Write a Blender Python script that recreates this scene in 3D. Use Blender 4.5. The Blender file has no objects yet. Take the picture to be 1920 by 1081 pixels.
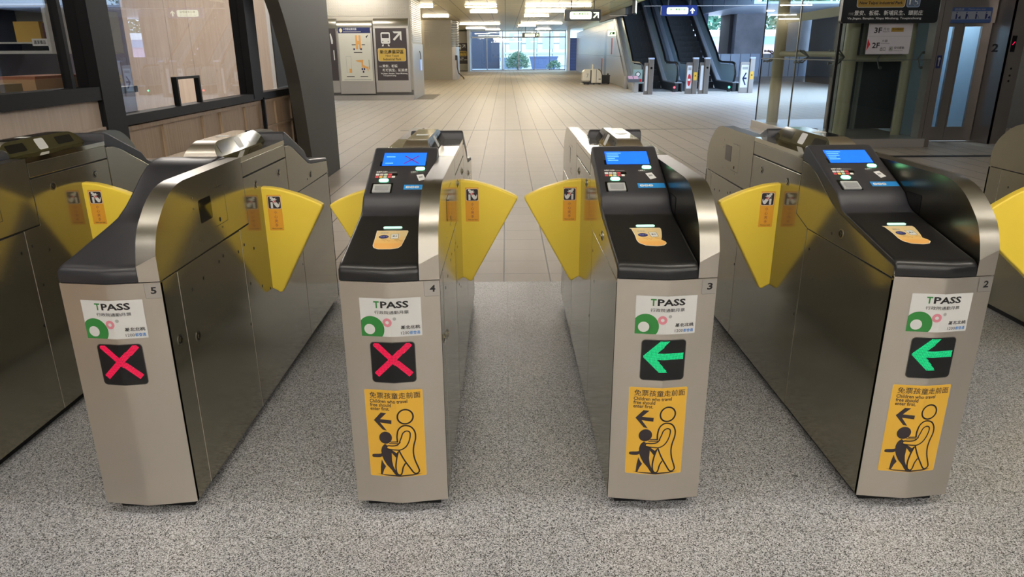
import bpy, bmesh, math, random
from mathutils import Vector, Matrix
from mathutils.geometry import tessellate_polygon
random.seed(7)
S = bpy.context.scene
COL = S.collection
PI = math.pi

# ------------------------------------------------------------------ camera
# calibrated from the floor tiles (0.30 m) : eye height 1.40 m, looking along +Y, pitched down
FPX, CX, CY = 1318.0, 960.0, 540.5
vy = Vector((948 - CX, 97.4 - CY, FPX)).normalized()
rl = math.radians(0.45)
dn = Vector((math.sin(rl), math.cos(rl), 0.0)); dn = (dn - vy * dn.dot(vy)).normalized()
vx = dn.cross(vy)
cam = bpy.data.objects.new('camera', bpy.data.cameras.new('camera')); COL.objects.link(cam)
cam.data.sensor_width = 36.0
cam.data.lens = 36.0 * FPX / 1920.0
cam.data.clip_start = 0.05; cam.data.clip_end = 400
right = Vector((vx.x, vy.x, -dn.x)); down = Vector((vx.y, vy.y, -dn.y)); fwd = Vector((vx.z, vy.z, -dn.z))
m = Matrix.Identity(4)
for i in range(3):
    m[i][0] = right[i]; m[i][1] = -down[i]; m[i][2] = -fwd[i]
m[0][3], m[1][3], m[2][3] = 0.0, 0.0, 1.40
cam.matrix_world = m
S.camera = cam

# ------------------------------------------------------------------ world, exposure
S.view_settings.view_transform = 'Standard'
S.view_settings.look = 'None'
S.view_settings.gamma = 1.0
S.view_settings.use_curve_mapping = False
S.view_settings.exposure = 0.0
W = bpy.data.worlds.new('World'); S.world = W; W.use_nodes = True
bg = W.node_tree.nodes['Background']
bg.inputs[0].default_value = (0.50, 0.70, 1.0, 1); bg.inputs[1].default_value = 6.5
TUBE = 58.0          # strength of the ceiling tubes
CEIL = 3.0

# ------------------------------------------------------------------ materials
def lin(c):
    return tuple(((x / 255.0) / 12.92 if x / 255.0 <= 0.04045 else ((x / 255.0 + 0.055) / 1.055) ** 2.4) for x in c)
MATS = {}
def mat(name, rgb, rough=0.5, metal=0.0, emit=0.0, spec=0.5):
    if name in MATS: return MATS[name]
    M = bpy.data.materials.new(name); M.use_nodes = True
    b = M.node_tree.nodes['Principled BSDF']; c = lin(rgb) + (1,)
    b.inputs['Base Color'].default_value = c
    b.inputs['Roughness'].default_value = rough
    b.inputs['Metallic'].default_value = metal
    b.inputs['Specular IOR Level'].default_value = spec
    if emit > 0:
        b.inputs['Emission Color'].default_value = c; b.inputs['Emission Strength'].default_value = emit
    MATS[name] = M
    return M
def nd(M, t, **kw):
    n = M.node_tree.nodes.new(t)
    for k, v in kw.items(): setattr(n, k, v)
    return n
def lk(M, a, b): M.node_tree.links.new(a, b)
def coords(M, scale=(1, 1, 1)):
    tc = nd(M, 'ShaderNodeTexCoord'); mp = nd(M, 'ShaderNodeMapping'); mp.inputs['Scale'].default_value = scale
    lk(M, tc.outputs['Object'], mp.inputs['Vector']); return mp.outputs['Vector']
def ramp(M, fac, stops):
    r = nd(M, 'ShaderNodeValToRGB'); e = r.color_ramp.elements
    while len(e) < len(stops): e.new(0.5)
    for el, (p, c) in zip(e, stops): el.position = p; el.color = lin(c) + (1,)
    lk(M, fac, r.inputs['Fac']); return r.outputs['Color']
def bsdf(M): return M.node_tree.nodes['Principled BSDF']

def steel(name, rgb, rough, grain=(60, 60, 1.2), amt=0.10, bump=0.03):
    M = mat(name, rgb, rough, 1.0)
    v = coords(M, grain)
    n = nd(M, 'ShaderNodeTexNoise'); n.inputs['Scale'].default_value = 8; n.inputs['Detail'].default_value = 5
    lk(M, v, n.inputs['Vector'])
    mr = nd(M, 'ShaderNodeMapRange'); mr.inputs['To Min'].default_value = max(0.02, rough - amt); mr.inputs['To Max'].default_value = rough + amt
    lk(M, n.outputs['Fac'], mr.inputs['Value']); lk(M, mr.outputs['Result'], bsdf(M).inputs['Roughness'])
    bp = nd(M, 'ShaderNodeBump'); bp.inputs['Strength'].default_value = bump; bp.inputs['Distance'].default_value = 0.002
    lk(M, n.outputs['Fac'], bp.inputs['Height']); lk(M, bp.outputs['Normal'], bsdf(M).inputs['Normal'])
    return M
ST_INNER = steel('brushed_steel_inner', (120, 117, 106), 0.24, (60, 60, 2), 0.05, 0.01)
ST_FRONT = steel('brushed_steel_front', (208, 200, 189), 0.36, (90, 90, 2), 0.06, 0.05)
ST_SIDE = steel('brushed_steel_side', (146, 141, 124), 0.13, (2, 3, 60), 0.03, 0.006)  # same steel as the front; the sides' darker reflections put into its base colour
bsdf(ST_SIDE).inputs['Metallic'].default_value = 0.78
ST_TOP = steel('polished_steel', (176, 170, 150), 0.07, (3, 3, 3), 0.02, 0.0)
ST_BAND = steel('brushed_steel_band', (150, 146, 138), 0.32, (60, 2, 2), 0.015, 0.0)
ST_HALL = steel('hall_steel', (192, 188, 184), 0.34, (20, 20, 1), 0.05, 0.0)
ST_LIFT = steel('lift_steel', (150, 143, 138), 0.30, (20, 20, 1), 0.05, 0.0)
BLACK = mat('black_plastic', (40, 40, 45), 0.38)
BLACKPAD = mat('black_pad_plastic', (27, 27, 29), 0.30)
BLACKTOP = mat('charcoal_plastic', (50, 50, 55), 0.42)
BLACKG = mat('gloss_black', (10, 10, 11), 0.12)
DARK = mat('dark_gap', (12, 12, 12), 0.7)
INK = mat('dark_print', (24, 22, 24), 0.5)
INKB = mat('brown_dark_print', (50, 42, 46), 0.5)
WHITE = mat('white_print', (232, 232, 228), 0.5)
PAPER = mat('sticker_paper', (214, 214, 212), 0.45)
YEL = mat('flap_yellow', (250, 219, 76), 0.42)
STY = mat('sticker_yellow', (230, 180, 62), 0.45)
ORANGE = mat('sticker_orange', (240, 172, 52), 0.45)
RED = mat('print_red', (206, 40, 48), 0.5)
GRN = mat('print_green', (44, 128, 56), 0.5)
PINK = mat('print_pink', (214, 134, 148), 0.5)
GREY = mat('print_grey', (168, 168, 166), 0.5)
BLUEP = mat('print_blue', (58, 128, 200), 0.5)
NAVY = mat('print_navy', (30, 42, 96), 0.5)
CYANP = mat('strip_blue', (44, 142, 214), 0.4)
LEDR = mat('led_red', (236, 18, 76), 0.5, emit=1.15)
LEDG = mat('led_green', (16, 214, 136), 0.5, emit=1.1)
GLOWG = mat('glow_green', (150, 255, 190), 0.5, emit=2.2)
GLOWW = mat('glow_pale', (190, 240, 215), 0.5, emit=0.9)
SCREEN = mat('screen_blue', (28, 104, 238), 0.3, emit=0.9)
SCRTXT = mat('screen_pale_text', (110, 175, 255), 0.3, emit=0.9)
SCRRED = mat('screen_red_cross', (120, 20, 60), 0.3, emit=0.5)
DGLASS = mat('dark_sensor_window', (14, 13, 12), 0.06)
SMOKED = mat('smoked_glass', (78, 74, 46), 0.06, 0.3)
RUBBER = mat('rubber', (14, 14, 15), 0.45)
FRAMEB = mat('black_frame', (17, 17, 18), 0.55, spec=0.25)

def granite():
    M = mat('granite_floor', (150, 146, 142), 0.36)
    v = coords(M)
    vo = nd(M, 'ShaderNodeTexVoronoi'); vo.inputs['Scale'].default_value = 370
    lk(M, v, vo.inputs['Vector'])
    sep = nd(M, 'ShaderNodeSeparateColor'); lk(M, vo.outputs['Color'], sep.inputs['Color'])
    c1 = ramp(M, sep.outputs['Red'], [(0.0, (14, 14, 15)), (0.16, (66, 66, 67)), (0.34, (158, 158, 160)), (0.7, (206, 207, 210)), (1.0, (240, 242, 246))])
    n = nd(M, 'ShaderNodeTexNoise'); n.inputs['Scale'].default_value = 1.3; n.inputs['Detail'].default_value = 4
    lk(M, v, n.inputs['Vector'])
    c2 = ramp(M, n.outputs['Fac'], [(0.3, (226, 227, 230)), (0.7, (255, 255, 255))])
    mx = nd(M, 'ShaderNodeMixRGB', blend_type='MULTIPLY'); mx.inputs['Fac'].default_value = 1
    lk(M, c1, mx.inputs['Color1']); lk(M, c2, mx.inputs['Color2'])
    # slab joints every 0.6 m
    br = nd(M, 'ShaderNodeTexBrick'); br.offset = 0; br.inputs['Scale'].default_value = 1.0
    br.inputs['Brick Width'].default_value = 0.9; br.inputs['Row Height'].default_value = 0.9; br.inputs['Mortar Size'].default_value = 0.0012
    br.inputs['Color1'].default_value = br.inputs['Color2'].default_value = (1, 1, 1, 1); br.inputs['Mortar'].default_value = (0.6, 0.58, 0.55, 1)
    lk(M, v, br.inputs['Vector'])
    m2 = nd(M, 'ShaderNodeMixRGB', blend_type='MULTIPLY'); m2.inputs['Fac'].default_value = 1
    lk(M, mx.outputs['Color'], m2.inputs['Color1']); lk(M, br.outputs['Color'], m2.inputs['Color2'])
    lk(M, m2.outputs['Color'], bsdf(M).inputs['Base Color'])
    return M
def brick(name, c1, c2, mortar, bw, rh, ms, rough, off=(0, 0, 0), rot=None, spec=0.5, scl=(1, 1, 1)):
    M = mat(name, c1, rough, spec=spec)
    tc = nd(M, 'ShaderNodeTexCoord'); mp = nd(M, 'ShaderNodeMapping'); mp.inputs['Location'].default_value = off; mp.inputs['Scale'].default_value = scl
    if rot: mp.inputs['Rotation'].default_value = rot
    lk(M, tc.outputs['Object'], mp.inputs['Vector'])
    br = nd(M, 'ShaderNodeTexBrick'); br.offset = 0; br.inputs['Scale'].default_value = 1.0
    br.inputs['Brick Width'].default_value = bw; br.inputs['Row Height'].default_value = rh; br.inputs['Mortar Size'].default_value = ms
    br.inputs['Mortar Smooth'].default_value = 0.1
    for k, c in (('Color1', c1), ('Color2', c2), ('Mortar', mortar)): br.inputs[k].default_value = lin(c) + (1,)
    lk(M, mp.outputs['Vector'], br.inputs['Vector'])
    lk(M, br.outputs['Color'], bsdf(M).inputs['Base Color'])
    return M
GRANITE = granite()
TILE = brick('beige_floor_tiles', (202, 192, 180), (197, 187, 175), (88, 80, 68), 0.30, 0.90, 0.0052, 0.46, (0.022, 0.075, 0), spec=0.5, scl=(1, 3, 1))
CEILM = brick('ceiling_panels', (206, 196, 152), (200, 190, 148), (96, 90, 66), 0.6, 1.2, 0.014, 0.34, spec=0.3)
WHITEWALL = brick('white_wall_panels', (190, 190, 190), (184, 184, 186), (110, 110, 112), 1.2, 0.62, 0.01, 0.28, rot=(PI / 2, 0, PI / 2))
bsdf(ST_HALL).inputs['Metallic'].default_value = 0.55
bsdf(ST_LIFT).inputs['Metallic'].default_value = 0.7
CONC = mat('concrete', (150, 150, 150), 0.8)
n_ = nd(CONC, 'ShaderNodeTexNoise'); n_.inputs['Scale'].default_value = 1.4; n_.inputs['Detail'].default_value = 8
lk(CONC, coords(CONC), n_.inputs['Vector'])
lk(CONC, ramp(CONC, n_.outputs['Fac'], [(0.3, (158, 160, 168)), (0.7, (194, 194, 200))]), bsdf(CONC).inputs['Base Color'])
def wood(name, a, b):
    M = mat(name, a, 0.5)
    n = nd(M, 'ShaderNodeTexNoise'); n.inputs['Scale'].default_value = 4; n.inputs['Detail'].default_value = 6
    lk(M, coords(M, (14, 14, 0.6)), n.inputs['Vector'])
    lk(M, ramp(M, n.outputs['Fac'], [(0.3, a), (0.7, b)]), bsdf(M).inputs['Base Color'])
    return M
WOOD = wood('pale_wood', (172, 148, 122), (192, 169, 142))
WOODL = wood('pale_wood_light', (192, 174, 158), (206, 190, 175))
PILLARM = mat('grey_brown_paint', (74, 71, 63), 0.6, spec=0.3)
PANELM = mat('grey_panel', (178, 172, 158), 0.45)
BLUEPANEL = mat('pale_blue_panel', (205, 220, 242), 0.4)
LEAF = mat('leaf_green', (116, 152, 124), 0.7)
FACADE = brick('facade', (225, 222, 196), (218, 214, 188), (150, 150, 140), 1.6, 2.2, 0.06, 0.8, rot=(PI / 2, 0, 0))

def glass(name, tint, r0=0.035, rough=0.0):
    M = bpy.data.materials.new(name); M.use_nodes = True; t = M.node_tree; t.nodes.clear()
    o = t.nodes.new('ShaderNodeOutputMaterial'); mx = t.nodes.new('ShaderNodeMixShader'); lw = t.nodes.new('ShaderNodeLayerWeight')
    tr = t.nodes.new('ShaderNodeBsdfTransparent'); gl = t.nodes.new('ShaderNodeBsdfGlossy')
    lw.inputs['Blend'].default_value = 0.5; gl.inputs['Roughness'].default_value = rough
    pw = t.nodes.new('ShaderNodeMath'); pw.operation = 'POWER'; pw.inputs[1].default_value = 5.0
    ml = t.nodes.new('ShaderNodeMath'); ml.operation = 'MULTIPLY_ADD'; ml.inputs[1].default_value = 1 - r0; ml.inputs[2].default_value = r0
    tr.inputs['Color'].default_value = tuple(tint) + (1,)
    t.links.new(lw.outputs['Facing'], pw.inputs[0]); t.links.new(pw.outputs[0], ml.inputs[0])
    t.links.new(ml.outputs[0], mx.inputs[0]); t.links.new(tr.outputs[0], mx.inputs[1]); t.links.new(gl.outputs[0], mx.inputs[2])
    t.links.new(mx.outputs[0], o.inputs['Surface'])
    return M
GLASS = glass('clear_glass', (0.88, 0.92, 0.92))
GLASSB = glass('booth_glass', (0.90, 0.90, 0.90), 0.05)
GLASSE = mat('balustrade_sheen_paint', (142, 168, 182), 0.22)  # opaque colour that holds the blue daylight sheen of the glass
GLASSS = glass('smoke_curtain_glass', (0.9, 0.93, 0.93), 0.02)
LAMP = mat('tube_light', (255, 238, 204), 0.5, emit=TUBE * 2.1)
LAMPW = mat('tube_light_neutral', (255, 250, 246), 0.5, emit=TUBE * 1.25)
SIGNW = mat('sign_lit_face', (235, 250, 215), 0.5, emit=1.3)
SIGNB = mat('sign_black', (20, 24, 26), 0.4)
SIGNBR = mat('sign_dark_brown', (70, 62, 64), 0.5)
SIGNGOLD = mat('sign_gold', (222, 186, 84), 0.5)
SIGNNAVY = mat('sign_navy_frame', (34, 52, 120), 0.4)

# ------------------------------------------------------------------ mesh builder
def clip_half(poly, sign):
    out = []
    for i, a in enumerate(poly):
        b = poly[(i + 1) % len(poly)]
        ia, ib = a[0] * sign >= 0, b[0] * sign >= 0
        if ia: out.append(a)
        if ia != ib:
            t = a[0] / (a[0] - b[0]); out.append((0.0, a[1] + t * (b[1] - a[1])))
    return out
TXT = {}
def text_tris(body, off=0.0):
    k = (body, off)
    if k in TXT: return TXT[k]
    cu = bpy.data.curves.new('tmp', 'FONT'); cu.body = body; cu.size = 1; cu.resolution_u = 2; cu.offset = off; cu.fill_mode = 'FRONT'
    o = bpy.data.objects.new('tmp', cu); COL.objects.link(o)
    dg = bpy.context.evaluated_depsgraph_get()
    me = bpy.data.meshes.new_from_object(o.evaluated_get(dg)); me.calc_loop_triangles()
    v = [(p.co.x, p.co.y) for p in me.vertices]
    tr = [tuple(t.vertices) for t in me.loop_triangles]
    bpy.data.objects.remove(o); bpy.data.curves.remove(cu); bpy.data.meshes.remove(me)
    if v:
        x0, x1 = min(p[0] for p in v), max(p[0] for p in v); y0, y1 = min(p[1] for p in v), max(p[1] for p in v)
        v = [((p[0] - x0) / max(x1 - x0, 1e-6), (p[1] - y0) / max(y1 - y0, 1e-6)) for p in v]
    TXT[k] = (v, tr)
    return TXT[k]
class MB:
    def __init__(self, xf=None):
        self.v = []; self.f = []; self.mi = []; self.ms = []; self.sm = []; self.xf = xf
    def add(self, vs, fs, m, smooth=False):
        b = len(self.v)
        self.v += [tuple(self.xf(p)) if self.xf else tuple(p) for p in vs]
        if m not in self.ms: self.ms.append(m)
        k = self.ms.index(m)
        for f in fs:
            self.f.append([b + i for i in f]); self.mi.append(k); self.sm.append(smooth)
        return self
    def box(self, x0, x1, y0, y1, z0, z1, m):
        return self.add([(x0, y0, z0), (x1, y0, z0), (x1, y1, z0), (x0, y1, z0), (x0, y0, z1), (x1, y0, z1), (x1, y1, z1), (x0, y1, z1)],
                        [(0, 3, 2, 1), (4, 5, 6, 7), (0, 1, 5, 4), (1, 2, 6, 5), (2, 3, 7, 6), (3, 0, 4, 7)], m)
    def prism(self, pts, off, m, smooth=False):
        n = len(pts); off = Vector(off)
        vs = [Vector(p) for p in pts]; vs = vs + [p + off for p in vs]
        self.add(vs, [list(range(n))[::-1], list(range(n, 2 * n))], m)
        self.add(vs, [(i, (i + 1) % n, n + (i + 1) % n, n + i) for i in range(n)], m, smooth)
        return self
    def cyl(self, p0, p1, r, m, n=16, r1=None):
        p0, p1 = Vector(p0), Vector(p1); r1 = r if r1 is None else r1
        d = (p1 - p0).normalized(); a = d.orthogonal().normalized(); b = d.cross(a)
        vs = [p0 + (a * math.cos(t) + b * math.sin(t)) * r for t in [2 * PI * i / n for i in range(n)]]
        vs += [p1 + (a * math.cos(t) + b * math.sin(t)) * r1 for t in [2 * PI * i / n for i in range(n)]]
        self.add(vs, [list(range(n))[::-1], list(range(n, 2 * n))], m)
        self.add(vs, [(i, (i + 1) % n, n + (i + 1) % n, n + i) for i in range(n)], m, True)
        return self
    def tube(self, pts, r, m, n=8):
        pts = [Vector(p) for p in pts]; rings = []; a = None
        for i, p in enumerate(pts):
            d = (pts[min(i + 1, len(pts) - 1)] - pts[max(i - 1, 0)]).normalized()
            a = d.orthogonal().normalized() if a is None else (a - d * a.dot(d)).normalized()
            b = d.cross(a); rings += [p + (a * math.cos(2 * PI * k / n) + b * math.sin(2 * PI * k / n)) * r for k in range(n)]
        fs = [(i * n + k, i * n + (k + 1) % n, (i + 1) * n + (k + 1) % n, (i + 1) * n + k) for i in range(len(pts) - 1) for k in range(n)]
        self.add(rings, fs, m, True)
        return self.add(rings, [list(range(n))[::-1], list(range(len(rings) - n, len(rings)))], m)
    def loft(self, rows, m, smooth=True, close=False):
        n = len(rows[0]); vs = [p for r in rows for p in r]
        fs = [(i * n + k, i * n + k + 1, (i + 1) * n + k + 1, (i + 1) * n + k) for i in range(len(rows) - 1) for k in range(n - 1)]
        return self.add(vs, fs, m, smooth)
    # ---- flat drawing on a mapped surface: mp(u, v, w) -> xyz
    def draw(self, mp, pts, m, w=0.0006, split=False):
        if not split:
            return self.add([mp(u, v, w) for u, v in pts], [list(range(len(pts)))], m)
        for t in tessellate_polygon([[Vector((u, v, 0)) for u, v in pts]]):
            tri = [pts[i] for i in t]
            for s in (1, -1):
                q = clip_half(tri, s)
                if len(q) > 2: self.add([mp(u, v, w) for u, v in q], [list(range(len(q)))], m)
        return self
    def text(self, mp, body, u0, v0, u1, v1, m, w=0.0012, off=0.0, split=False, rot=False):
        v, tr = text_tris(body, off)
        P = [(u0 + (u1 - u0) * a, v0 + (v1 - v0) * b) for a, b in v]
        if not split:
            return self.add([mp(u, q, w) for u, q in P], tr, m) if tr else self
        for t in tr:
            for s in (1, -1):
                q = clip_half([P[i] for i in t], s)
                if len(q) > 2: self.add([mp(a, b, w) for a, b in q], [list(range(len(q)))], m)
        return self
    def stroke(self, mp, pts, wd, m, w=0.001, split=False, asp=1.0, n=8):
        h = wd / 2
        for a, b in zip(pts, pts[1:]):
            dx, dy = b[0] - a[0], (b[1] - a[1]); L = math.hypot(dx, dy)
            if L < 1e-9: continue
            nx, ny = -dy / L * h, dx / L * h
            self.draw(mp, [(a[0] + nx, a[1] + ny), (a[0] - nx, a[1] - ny), (b[0] - nx, b[1] - ny), (b[0] + nx, b[1] + ny)], m, w, split)
        for p in pts: self.draw(mp, ell(p[0], p[1], h, h, n), m, w, split)
        return self
    def build(self, name, parent=None, label=None, bevel=0.0, seg=2, recalc=True, loc=None, auto=None):
        me = bpy.data.meshes.new(name); me.from_pydata(self.v, [], self.f)
        for x in self.ms: me.materials.append(x)
        for p, k, s in zip(me.polygons, self.mi, self.sm): p.material_index = k; p.use_smooth = s
        if recalc:
            bm = bmesh.new(); bm.from_mesh(me)
            if bevel or auto: bmesh.ops.remove_doubles(bm, verts=bm.verts, dist=1e-5)
            bmesh.ops.recalc_face_normals(bm, faces=bm.faces); bm.to_mesh(me); bm.free()
        o = bpy.data.objects.new(name, me); COL.objects.link(o)
        if parent: o.parent = parent
        if loc: o.location = loc
        if label: o['label'] = label
        if bevel:
            b = o.modifiers.new('bevel', 'BEVEL'); b.width = bevel; b.segments = seg; b.limit_method = 'ANGLE'; b.angle_limit = math.radians(40)
            b.harden_normals = False
        return o
def ell(cx, cy, rx, ry, n=24, a0=0.0, a1=2 * PI):
    full = abs(a1 - a0 - 2 * PI) < 1e-6
    return [(cx + rx * math.cos(a0 + (a1 - a0) * i / (n if full else n - 1)), cy + ry * math.sin(a0 + (a1 - a0) * i / (n if full else n - 1))) for i in range(n)]
def rrect(u0, v0, u1, v1, r, n=4):
    out = []
    for cx, cy, a in ((u1 - r, v1 - r, 0), (u0 + r, v1 - r, PI / 2), (u0 + r, v0 + r, PI), (u1 - r, v0 + r, 1.5 * PI)):
        out += [(cx + r * math.cos(a + PI / 2 * i / n), cy + r * math.sin(a + PI / 2 * i / n)) for i in range(n + 1)]
    return out
def rect(u0, v0, u1, v1): return [(u0, v0), (u1, v0), (u1, v1), (u0, v1)]
def thing(name, label, cat, loc=(0, 0, 0), rz=0.0, group=None):
    o = bpy.data.objects.new(name, None); COL.objects.link(o); o.location = loc; o.rotation_euler = (0, 0, rz)
    o.empty_display_size = 0.2
    tag(o, label, cat, group); return o
def tag(o, label, cat, group=None):
    o['label'] = label; o['category'] = cat
    if group: o['group'] = group
    return o
def struct(o, label=None):
    o['kind'] = 'structure'
    if label: o['label'] = label
    return o
def planeY(y, flip=1):   # wall facing -Y : u = x, v = z
    return lambda u, v, w: (u, y - w * flip, v)
def planeX(x, s=1):      # wall facing +X : u = y, v = z
    return lambda u, v, w: (x + s * w, u, v)
def spline(pts, n=6, closed=False):
    P = [Vector(p + (0,)) for p in pts]; out = []
    N = len(P)
    for i in range(N if closed else N - 1):
        p0 = P[(i - 1) % N] if closed or i > 0 else P[0]; p1 = P[i % N]; p2 = P[(i + 1) % N]
        p3 = P[(i + 2) % N] if closed or i + 2 < N else P[-1]
        for k in range(n):
            t = k / n
            q = 0.5 * ((2 * p1) + (p2 - p0) * t + (2 * p0 - 5 * p1 + 4 * p2 - p3) * t * t + (3 * p1 - p0 - 3 * p2 + p3) * t ** 3)
            out.append((q.x, q.y))
    if not closed: out.append(tuple(pts[-1]))
    return out

# ------------------------------------------------------------------ setting: floor, ceiling, walls
GX = [-1.9515, -1.1465, -0.3415, 0.4635, 1.2685, 2.865]   # gate centres 6,5,4,3,2,1
FY = 1.935                                                # front corners of the gates
b = MB(); b.box(-8, 12, -8, 4.305, -0.1, 0, GRANITE); struct(b.build('floor_granite'), 'speckled grey granite floor around the ticket gates')
b = MB(); b.box(-8, 14, 4.306, 60, -0.1, 0, TILE); struct(b.build('floor_tiles'), 'square beige floor tiles of the concourse')
b = MB(); b.box(-2.0, 4.6, 13.52, 13.62, 0.0005, 0.0012, mat('joint_metal', (128, 124, 116), 0.4)); struct(b.build('trim_1'))
b = MB(); b.box(-8, 4.72, -8, 60, CEIL, CEIL + 0.2, CEILM); b.box(4.72, 14, -8, 20.5, CEIL, CEIL + 0.2, CEILM); b.box(4.72, 9.0, 36.5, 60, CEIL, CEIL + 0.2, CEILM)
struct(b.build('ceiling'))
b = MB(); b.box(-8.2, -8, -8, 22, 0, CEIL, PANELM); b.box(-8.2, -8, 25, 60, 0, CEIL, PANELM); struct(b.build('wall_left'))
b = MB(); b.box(-8, 14, -8.2, -8, 0, CEIL, mat('back_wall', (196, 193, 188), 0.6)); struct(b.build('wall_back'))
b = MB(); b.box(9.4, 9.6, -8, 20.4, 0, CEIL, mat('dark_wall', (60, 60, 64), 0.5)); b.box(14, 14.2, 27.5, 34.2, 0, CEIL, mat('dark_wall', (60, 60, 64), 0.5)); struct(b.build('wall_right'))  # outer box added unseen, to block bright reflections in the booth glass
# ------------------------------------------------------------------ ceiling tube lights
li = 0
def ceiling_light(x0, x1, y, m):
    t = thing('ceiling_light', 'slim straight tube light hung just under the concourse ceiling', 'ceiling light', ((x0 + x1) / 2, y, CEIL), 0, 'tube lights in rows across the concourse ceiling')
    h = (x1 - x0) / 2
    MB().box(-h - 0.03, h + 0.03, -0.04, 0.04, -0.028, -0.001, PANELM).build('housing', t)
    q = MB(); q.cyl((-h, 0, -0.048), (h, 0, -0.048), 0.018, m, 10); q.build('tube', t)
for y, spans in ((27.3, ((-3.9, -2.62), (-1.44, -.32), (.73, 3.1))), (31.0, ((-1.43, -.33), (.83, 2.5))), (34.7, ((-3.8, -2.62), (.88, 2.0))), (39.0, ((-5.6, -4.6),)),
                 (43.8, ((-2.66, -.33), (.86, 3.3))), (47.0, ((.82, 1.9),)), (51.5, ((-2.7, -1.4),)), (54.6, ((-1.42, -.4), (2.2, 3.3)))):
    for x0, x1 in spans: ceiling_light(x0, x1, y, LAMP)
for y in (11.5, 15.0, 18.5, 22.0):
    for x0, x1 in ((-5.4, -3.6), (-1.6, 0.4), (1.2, 3.2)):  # leftmost strips are added out of view to brighten the board pillar
        ceiling_light(x0, x1, y, LAMPW)
LAMPADD = mat('added_light_cool', (215, 230, 255), 0.5, emit=TUBE * .35)
ceiling_light(5.6, 7.0, 8.3, LAMPADD)  # added strip, no known fitting here, to brighten the lift front
for y in (-6.2, -3.6, -1.0, 1.6):
    for x0, x1 in ((-4.2, -2.2), (-1.9, 0.1), (0.5, 2.5), (2.9, 4.9)):
        ceiling_light(x0, x1, y, LAMPW)

# ------------------------------------------------------------------ ticket gates
HW, LEN = 0.145, 2.02
def vd(x): return 0.021 * (1 - min(1.0, abs(x) / HW))
def FM(u, v, w): return (u, -vd(u) - w, v)          # the V-shaped front panel
def R180(p): return (-p[0], LEN - p[1], p[2])
READER = [(0.0, .779), (-.001, .787), (-.001, .800), (.002, .810), (.008, .818), (.017, .8235), (.03, .8265), (.10, .840), (.20, .860), (.30, .880), (.345, .889),
          (.365, .8945), (.383, .903), (.398, .915), (.412, .930), (.424, .942), (.437, .949), (.50, .9765), (.60, 1.020), (.69, 1.0595), (.703, 1.064), (.716, 1.065), (.728, 1.060), (.733, 1.050), (.735, 1.03)]
BLANK = [(0.0, .779), (-.001, .787), (-.001, .800), (.002, .810), (.008, .818), (.017, .8235), (.03, .8265), (.10, .838), (.20, .857), (.30, .876), (.36, .889), (.42, .915), (.48, .950), (.54, .988), (.60, 1.020), (.64, 1.033), (.68, 1.036), (.72, 1.036), (.733, 1.034), (.735, 1.03)]
LOW = [(-.03, .779), (.0, .779), (.012, .806), (.40, .881), (.46, .905), (.60, .977), (.66, 1.0), (.735, 1.008)]
LOWR = [(-.03, .779), (.0, .779), (.012, .835), (.33, .866), (.38, .876), (.60, .977), (.66, 1.0), (.735, 1.008)]
def interp(L, s):
    for (a, za), (b, zb) in zip(L, L[1:]):
        if a <= s <= b: return za + (zb - za) * (s - a) / (b - a)
    return L[-1][1] if s > L[-1][0] else L[0][1]
FINC = [(-.021, .779), (-.016, .80), (-.010, .82), (-.003, .845), (.004, .868), (.013, .891), (.022, .909), (.032, .925), (.048, .943), (.066, .959), (.089, .978), (.114, .995), (.140, 1.008), (.166, 1.018), (.20, 1.026), (.240, 1.030)]

def cover(name, prof, low, parent, xf):
    """moulded black top cover between the left face and the guard"""
    cols = [(-HW, .007), (-.1435, .003), (-.140, .0008), (-.134, 0), (-.10, 0), (-.05, 0), (-.02, 0), (0, 0), (.02, 0), (.05, 0), (.078, 0), (.084, .0008), (.0868, .003), (.088, .007)]
    q = MB(xf); rows = []
    for s, z in prof:
        wv = max(0.0, 1 - max(s, 0) / .085)
        rows.append([(x, s - vd(x) * wv + (o * .5 if s < .02 else 0), z - (o if s > .003 else 0)) for x, o in cols])
    k = next((i for i, p in enumerate(prof) if abs(p[0] - .345) < 1e-4), None)
    if k is None: q.loft(rows, BLACK)
    else: q.loft(rows[:k + 1], BLACKPAD); q.loft(rows[k:], BLACKTOP)
    L = [(-HW, s - vd(-HW) * max(0, 1 - max(s, 0) / .085) + (.0035 if s < .02 else 0), z - (.007 if s > .003 else 0)) for s, z in prof]
    Lo = [(-HW, p[1], min(p[2], interp(low, p[1]))) for p in L]
    q.loft([L, Lo], BLACK, False)
    Rr = [(.088, r[-1][1], r[-1][2]) for r in rows]; Ro = [(.088, p[1], p[2] - .05) for p in Rr]
    q.loft([Rr, Ro], BLACK, False)
    return q.build(name, parent, auto=True)

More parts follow.
